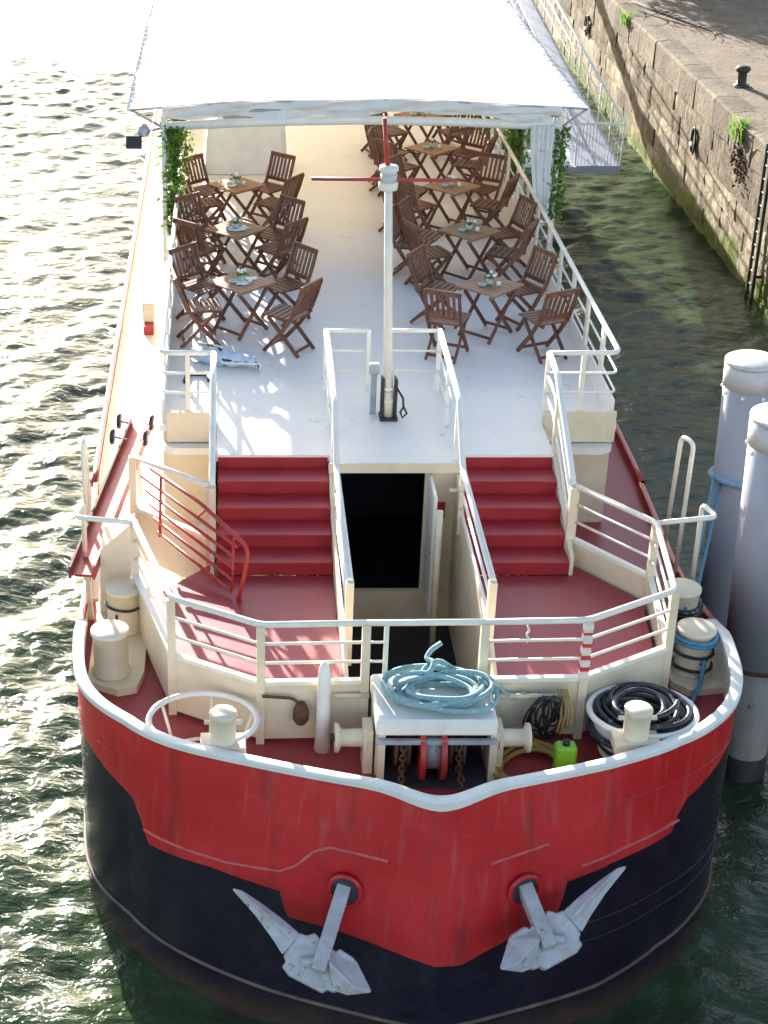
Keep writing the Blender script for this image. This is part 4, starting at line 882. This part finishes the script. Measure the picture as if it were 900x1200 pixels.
# ------------------------------------------------------------------ chairs and tables
def chair():
    rt=empty('folding_chair',(0,0,0),'x','chair','folding chairs on the upper deck')
    Wd=.20; W=M['wood']
    for s in (-1,1):
        x=s*Wd
        b=MB(); P=[(x,.22,.005),(x,-.02,.28),(x,-.17,.50),(x,-.24,.68),(x,-.30,.87)]
        for a,c in zip(P[:-1],P[1:]): b.bar(a,V(c)+(V(c)-V(a))*.02,.026,.045,(0,1,.5))
        b.build('leg',W,rt)
        x2=x-s*.03; MB().bar((x2,-.24,.006),(x2,.19,.43),.024,.042,(0,1,-.5)).build('leg',W,rt)
        MB().bar((x2-s*.028,-.19,.425),(x2-s*.028,.21,.435),.024,.035).build('seat_rail',W,rt)
    for k in range(6):
        y=-.185+k*.075; MB().box((-.21,y,.445),(.21,y+.058,.463)).build('seat_slat',W,rt)
    MB().bar((-.20,-.185,.535),(.20,-.185,.535),.024,.05).build('lower_rail',W,rt)
    MB().bar((-.22,-.292,.855),(.22,-.292,.855),.026,.06).build('top_rail',W,rt)
    for k in range(5):
        x=-.13+k*.065; MB().bar((x,-.187,.55),(x,-.285,.835),.034,.014,(0,1,.3)).build('back_slat',W,rt)
    MB().bar((-.2,.165,.07),(.2,.165,.07),.022,.032).build('stretcher',W,rt)
    MB().bar((-.17,-.19,.055),(.17,-.19,.055),.022,.032).build('stretcher',W,rt)
    return rt
def table():
    rt=empty('folding_table',(0,0,0),'x','table','folding tables on the upper deck')
    for k in range(7):
        x=-.34+k*.0985; MB().box((x,-.34,.708),(x+.089,.34,.73)).build('top_slat',M['tablewood'],rt)
    for y in (-.27,.27): MB().box((-.33,y-.015,.668),(.33,y+.015,.707)).build('under_rail',M['tablewood'],rt)
    for s in (-1,1):
        y=s*.25; MB().bar((-.30,y,.006),(.27,y,.668),.026,.05,(1,0,.3)).build('leg',M['wood'],rt)
        y2=s*.215; MB().bar((.30,y2,.006),(-.27,y2,.668),.026,.05,(1,0,-.3)).build('leg',M['wood'],rt)
    MB().bar((-.25,-.25,.07),(-.25,.25,.07),.024,.035).build('stretcher',M['wood'],rt)
    MB().bar((.25,-.215,.07),(.25,.215,.07),.024,.035).build('stretcher',M['wood'],rt)
    return rt
CH, TB = chair(), table(); used=set()
def put(proto, loc, rz, label):
    o = proto if proto.name not in used else copy_tree(proto)
    used.add(proto.name); sc=1.28 if proto is CH else 1.1; o.scale=(sc,sc,sc); o.location=loc; o.rotation_euler=(0,0,rz); o['label']=label; return o
rnd=random.Random(11); ords=['first','second','third','fourth','fifth']
def centrepiece(x,y,lab,dense):
    t=empty('table_flowers',(x,y,UD+.804),lab,'flowers','flowers on the deck tables')
    z=UD+.804
    MB().lathe((x,y,z),[(.03,0),(.05,.03),(.055,.08),(.045,.085)],14).build('pot',M['mint'],t)
    leaf_cloud(26,lambda r:(x+r.gauss(0,.045),y+r.gauss(0,.045),z+.10+abs(r.gauss(0,.03))),.06,random.Random(int(y*10))).build('leaves',M['leaf'],t)
    b=MB(); 
    for k in range(5): b.lathe((x+rnd.gauss(0,.035),y+rnd.gauss(0,.035),z+.12+rnd.uniform(0,.04)),[(.005,0),(.025,.01),(.028,.025),(.015,.04)],8)
    b.build('blossom',M['petal'],t)
    g=empty('ashtray',(x+.13,y-.1,z),'mint green '+lab.replace('potted flowers','glass ashtray and card'),'ashtray','ashtrays on the deck tables')
    MB().lathe((x-.12,y-.06,z),[(.04,0),(.06,.02),(.062,.04),(.05,.04),(.04,.015)],14).build('dish',M['mint'],g)
    MB().lathe((x+.13,y-.05,z),[(.035,0),(.035,.06),(.03,.065)],12).build('candle_jar',M['petal'],g)
    if dense:
        for k in range(3):
            a=rnd.uniform(0,3); c=V((x+rnd.uniform(-.16,.16),y+rnd.uniform(-.14,.14),z+.006+.004*k)); MB().obox(c,(.09*math.cos(a),.09*math.sin(a),0),(-.06*math.sin(a),.06*math.cos(a),0),(0,0,.0018)).build('menu_card',M['petal'],g)
def row(tabs, side, sname):
    for k,(x,y,rz) in enumerate(tabs):
        put(TB,(x,y,UD),R(rz),f'square slatted folding table, {ords[k]} from the stairs in the {sname} row')
        centrepiece(x,y,f'potted flowers on {ords[k]} {sname} table from the stairs',side<0)
        for ang,cn in ((215,'bow-facing river corner'),(325,'bow-facing quay corner'),(38,'stern-facing quay corner'),(142,'stern-facing river corner'))+(((183,'aisle side'),) if side>0 and k>0 else ()):
            a=R(ang+rnd.uniform(-8,8)-(14 if k==0 and side<0 and ang==325 else 18 if k==0 and side>0 and ang==325 else -14 if k==0 and side>0 and ang==215 else 0)); d=rnd.uniform(.74,.88)+(.22 if (k==0 and side<0 and ang==325) else .30 if (k==0 and side>0 and ang in (215,325)) else .15 if (k==0 and ang==215) else 0); px,py=max(-2.62,min(2.62,x+d*math.cos(a)*1.08)),y+d*math.sin(a)
            put(CH,(px,py,UD),a+R(90)+R(rnd.uniform(-22,22)),f'brown slatted folding chair, {cn} of {ords[k]} {sname} table from stairs')
row([(-1.98,24.75,45),(-2.06,27.4,48),(-2.05,30.0,42)],-1,'river-side')
row([(1.78,24.6,47),(1.80,27.3,43),(1.80,29.9,46),(1.72,32.5,44),(1.72,35.1,45)],1,'quay-side')

# ------------------------------------------------------------------ loose things on deck
sb=empty('covered_sideboard',(-1.85,33.9,UD),'sideboard draped in a pale cloth under the awning','sideboard')
b=MB(); n=40
for j,(zz,ex) in enumerate(((UD+.01,.05),(UD+.55,.03),(UD+1.0,.0),(UD+1.06,-.03))):
    for i in range(n):
        t=i/n*4; e=int(t); f=t-e; hx,hy=.76+ex,.42+ex; c=[(-hx,-hy),(hx,-hy),(hx,hy),(-hx,hy)]; p,q=c[e],c[(e+1)%4]
        wv=.02*math.sin(i*2.3)*(1-j/3); b.v.append(V((-1.85+p[0]+(q[0]-p[0])*f+wv,33.9+p[1]+(q[1]-p[1])*f+wv,zz)))
for j in range(3):
    for i in range(n): b.face((j*n+i,j*n+(i+1)%n,(j+1)*n+(i+1)%n,(j+1)*n+i),True)
b.face(tuple(range(3*n,4*n))); b.build('cloth',M['cloth'],sb)
lp=empty('table_lamp',(-1.35,33.8,UD+1.06),'small dark lamp standing on the draped sideboard','lamp')
MB().lathe((-1.35,33.8,UD+1.06),[(.08,0),(.08,.02),(.02,.04),(.02,.2),(.09,.22),(.05,.36)],14).build('body',M['iron'],lp)
tr=tag(MB().lathe((-2.0,33.85,UD+1.06),[(.28,0),(.34,.03),(.34,.22),(.30,.24)],24).build('metal_tub',M['alu']),'round grey metal tub on the draped sideboard','tub')
# bundle of tarpaulin and tubes at the river-side stairs
bd=empty('tarpaulin_bundle',(-2.3,23.4,UD),'bundle of pale blue tarpaulin and white cables on deck beside the stairs','bundle')
b=MB(); rn=random.Random(3); nu,nv=16,9
for i in range(nu+1):
    f=i/nu; cx_=-2.72+.95*f; cy_=23.55-.35*f
    rr=.17*(.55+.45*math.sin(math.pi*min(1,f*1.05+.05)))
    for j in range(nv):
        a=2*math.pi*j/nv; q=rr*(1+rn.uniform(-.22,.22)); b.v.append(V((cx_+.2*q*math.cos(a),cy_+q*math.cos(a),UD+.11+.75*q*math.sin(a))))
for i in range(nu):
    for j in range(nv): b.face((i*nv+j,i*nv+(j+1)%nv,(i+1)*nv+(j+1)%nv,(i+1)*nv+j),True)
b.face(tuple(range(nv-1,-1,-1))); b.face(tuple(range(nu*nv,nu*nv+nv))); b.build('tarpaulin',M['clothblue'],bd)
for k in range(6):
    o_=.05*k; MB().tube(bend([(-2.62+.08*k,23.72-o_,UD+.22),(-2.3,23.45-o_*1.2,UD+.26-.03*k),(-1.95+.05*k,23.35-o_,UD+.12),(-1.72,23.2-o_*.4,UD+.03)],.1),.014,6).build('cable',M['black'] if k%3==1 else M['white'],bd)
fr=empty('black_frame',(-2.62,22.8,UD),'small black square frame lying on deck by the river-side rail','frame')
for a,c in (((-2.80,22.65),(-2.75,22.95)),((-2.75,22.95),(-2.47,22.95)),((-2.47,22.95),(-2.45,22.7))): MB().bar((*a,UD+.03),(*c,UD+.03),.05,.05).build('side',M['black'],fr)
# beige vent box on the side deck
vb=empty('vent_box',(-3.62,28.9,2.34),'beige vent box with a red base on the narrow side deck','vent')
MB().box((-3.72,28.7,2.5),(-3.50,29.1,2.86),.02).build('hood',M['cream'],vb); MB().box((-3.70,28.5,2.34),(-3.52,29.08,2.5)).build('base',M['redpaint'],vb)

# ------------------------------------------------------------------ red gangplank with wheels, red handrail frame
ga,gb=V((-3.93,18.05,3.26)),V((-3.42,22.35,3.32)); gd=(gb-ga).normalized(); gs=gd.cross(V((0,0,1))).normalized()
gp=empty('gangplank',(-3.7,20,2.6),'red steel gangplank with black wheels stowed on the river-side bulwark','gangplank')
MB().bar(ga,gb,.27,.035).build('plank',M['redpaint'],gp)
for s in (-1,1): MB().bar(ga+gs*.145*s+V((0,0,.03)),gb+gs*.145*s+V((0,0,.03)),.03,.16).build('side_channel',M['redpaint'] if s>0 else M['rust'],gp)  # outboard channel in dark rust brown, its shaded side put into the colour
for f,side in ((.98,-1),(.98,1),(.86,-1),(.86,1)):
    c=ga+(gb-ga)*f+gs*side*(.30 if side<0 else .17)+V((0,0,.10))
    w_=MB().lathe(c-gs*.025,[(.05,0),(.10,.0),(.115,.012),(.115,.038),(.10,.05),(.05,.05)],20,gs).build('wheel',M['black'],gp)
    MB().lathe(c-gs*.03,[(.045,0),(.045,.06)],14,gs).build('hub',M['alu'],w_)
    MB().tube([c,ga+(gb-ga)*f+gs*side*.1+V((0,0,.06))],.018,6).build('axle',M['alu'],gp)
for f in (.06,.9):
    c=ga+(gb-ga)*f; MB().bar(c+V((.05,0,-.9)),c+V((.0,0,-.02)),.06,.06).build('cradle',M['cream'],gp)
# handrail frame: leans between the gangplank and the stair side panel
hf=empty('handrail_frame',(-2.7,19.3,3),'red tubular handrail frame leaning from the gangplank over the landing','handrail')
A0=V((-3.15,19.50,3.86)); B0=V((-2.00,18.15,3.66)); dn=V((-.02,-.20,-.72))
def fp_(f,g): return A0+(B0-A0)*f+dn*g+V((0,0,.05*math.sin(f*3)))
MB().tube(bend([fp_(.0,-.18),fp_(.55,-.12),fp_(1.08,.0),fp_(1.05,.45),fp_(.98,1.02)],.14),.026,8).build('top_tube',M['redpaint'],hf)
for k,g in enumerate((.14,.34,.54,.74,.94)): MB().tube([fp_(-.10+.05*k,g-.10),fp_(.96-.012*k,g)],.023,6).build('bar',M['redpaint'],hf)
for f in (.12,.92): MB().tube([fp_(f,-.12 if f<.5 else .05),fp_(f,.9)],.02,6).build('upright',M['redpaint'],hf)
MB().tube([fp_(.62,-.06),fp_(.55,.12)],.014,6).build('upright',M['redpaint'],hf)
MB().tube([fp_(.98,1.02),V((-2.0,18.0,LD+.02))],.024,8).build('foot',M['redpaint'],hf)

# ------------------------------------------------------------------ mooring piles and ropes
def pile(bx,by,tx,ty,zt,r,rl,zc_,lab):
    t=empty('mooring_pile',(bx,by,0),lab,'pile','steel mooring piles')
    at=lambda z:V((bx+(tx-bx)*z/zt,by+(ty-by)*z/zt,z))
    if zc_: 
        MB().tube([at(-1.5),at(zc_+.3)],rl,28).build('lower_tube',M['pilelow'],t)
        MB().tube([at(zc_),at(zc_+.05)],r+.025,32).build('collar',M['rust'],t)
    MB().tube([at(zc_+.02 if zc_ else -1.5),at(zt)],r,36).build('sleeve',M['pile'],t)
    MB().tube([at(-.6),at(.32)],(rl if zc_ else r)+.008,28).build('tide_band',M['iron'],t)
    ax=(at(zt)-at(0)).normalized()
    MB().lathe(at(zt-.34),[(r+.012,0),(r+.012,.30),(r-.004,.305),(r-.004,.32),(r+.012,.325),(r+.012,.36),(r-.015,.375),(.02,.38)],36,ax).build('cap',M['pilecap'],t)
    for k in range(8):
        a=2*math.pi*k/8+.3; c=at(zt-.42)+V((math.cos(a)*(r+.005),math.sin(a)*(r+.005),0)); MB().lathe(c,[(.028,-.02),(.028,.02),(.01,.03)],8,V((math.cos(a),math.sin(a),0))).build('bolt',M['white'],t)
    return at
pa=pile(4.96,21.25,4.82,21.2,4.78,.34,.34,0,'grey steel mooring pile with white cap, farther from the bow')
pb=pile(4.66,18.62,4.50,18.62,5.10,.42,.27,1.72,'grey steel mooring pile with a wide sleeve over a thin tube')
def rope(name,pts,r,mt,lab,sag=0):
    P=[V(p) for p in pts]; out=[]
    for i in range(len(P)-1):
        for k in range(8):
            t=k/8; q=P[i]*(1-t)+P[i+1]*t; q.z-=sag*4*t*(1-t); out.append(q)
    out.append(P[-1]); return tag(MB().tube(out,r,7).build(name,mt),lab,'rope')
c=pa(3.1)
rp_=[(c.x+.37*math.cos(a),c.y+.37*math.sin(a),3.1+.02*k) for k,a in enumerate([R(x) for x in range(200,520,20)])]
rope('mooring_rope',[(3.33,17.74,2.98),(c.x-.36,c.y-.1,3.12)],.024,M['ropeblue'],'blue mooring rope stretched from the quay-side bollard to the farther pile',.05)
rope('mooring_rope',[(3.50,17.98,2.90),(c.x-.30,c.y-.22,3.05)],.022,M['ropeblue'],'second blue mooring rope between the rear bollard and the farther pile',.10)
ring=[(c.x+.365*math.cos(a),c.y+.365*math.sin(a),3.08+.03*math.sin(a*2)) for a in [2*math.pi*k/30 for k in range(30)]]
tag(MB().tube(ring,.05,8,closed=True).build('rope_collar',M['ropepale']),'blue rope collar tied round the farther mooring pile','rope')
# wraps on the bollards
def wraps(x,y,z0,n,r,tr,mt,lab,tail):
    pts=[]
    for k in range(int(n*22)):
        a=2*math.pi*k/22; pts.append((x+(r+tr)*math.cos(a),y+(r+tr)*math.sin(a),z0+.012*math.sin(a*2)+tr*1.9*k/22))
    pts+=[V(p) for p in tail]
    tag(MB().tube(pts,tr,7).build('bollard_rope',mt),lab,'rope')
wraps(3.27,17.0,2.66,1.0,.208,.02,M['hose'],'thin black rope round the foot of the blue-roped bollard',[(3.3,16.75,2.62)])
wraps(3.27,17.0,2.84,1.0,.208,.02,M['hose'],'black rope turn midway up the blue-roped bollard',[(3.3,16.75,2.80)])
wraps(3.27,17.0,2.98,2.2,.208,.026,M['ropeblue'],'blue rope wound round the front quay-side bollard',[(3.32,16.72,2.8),(3.28,16.62,2.63),(3.10,16.3,2.535),(2.95,16.0,2.54)])
wraps(3.33,17.95,2.72,4.2,.208,.03,M['hose'],'thick black rope wound round the rear quay-side bollard',[(3.12,17.75,2.75),(3.02,17.3,2.7),(2.96,16.9,2.56)])
wraps(-3.42,17.95,2.92,1.4,.208,.016,M['hose'],'thin dark cord round the rear river-side bollard',[(-3.5,17.7,2.85)])

# ------------------------------------------------------------------ boarding gangway beside the quay
gw=empty('boarding_gangway',(6.7,48,0),'white boarding gangway with rails between the barge and the quay wall','gangway')
def gz(y): return 2.05+(y-40.6)*.095
b=MB(); b.add([(6.15,40.6,gz(40.6)),(7.25,40.6,gz(40.6)),(7.25,60,gz(60)),(6.15,60,gz(60)),(6.15,40.6,gz(40.6)-.2),(7.25,40.6,gz(40.6)-.2),(7.25,60,gz(60)-.2),(6.15,60,gz(60)-.2)],[(0,1,2,3),(7,6,5,4),(0,4,5,1),(1,5,6,2),(2,6,7,3),(3,7,4,0)]); b.build('walkway',M['alu'],gw)
MB().box((3.9,40.3,1.95),(6.13,41.9,2.1)).build('boarding_platform',M['alu'],gw)
for x in (6.15,7.25):
    tp=MB().tube([(x,40.6,gz(40.6)+1.05),(x,60,gz(60)+1.05)],.032,8).build('handrail',M['white'],gw)
    for dz in (.35,.7): MB().tube([(x,40.6,gz(40.6)+dz),(x,60,gz(60)+dz)],.018,6).build('rail_bar',M['white'],tp)
    y=40.6
    while y<60: MB().tube([(x,y,gz(y)),(x,y,gz(y)+1.04)],.022,6).build('rail_post',M['white'],tp); y+=1.5
for k in range(13): MB().bar((6.2+.08*k,40.58,2.05),(6.2+.08*k,40.58,3.08),.012,.012).build('baluster',M['alu'],gw)
MB().bar((6.15,40.58,3.08),(7.25,40.58,3.08),.05,.05).build('end_rail',M['white'],gw)
MB().box((7.27,58.6,gz(60)-.22),(9.95,60,gz(60)-.03)).build('quay_platform',M['deck'],gw)

S.render.engine='CYCLES'
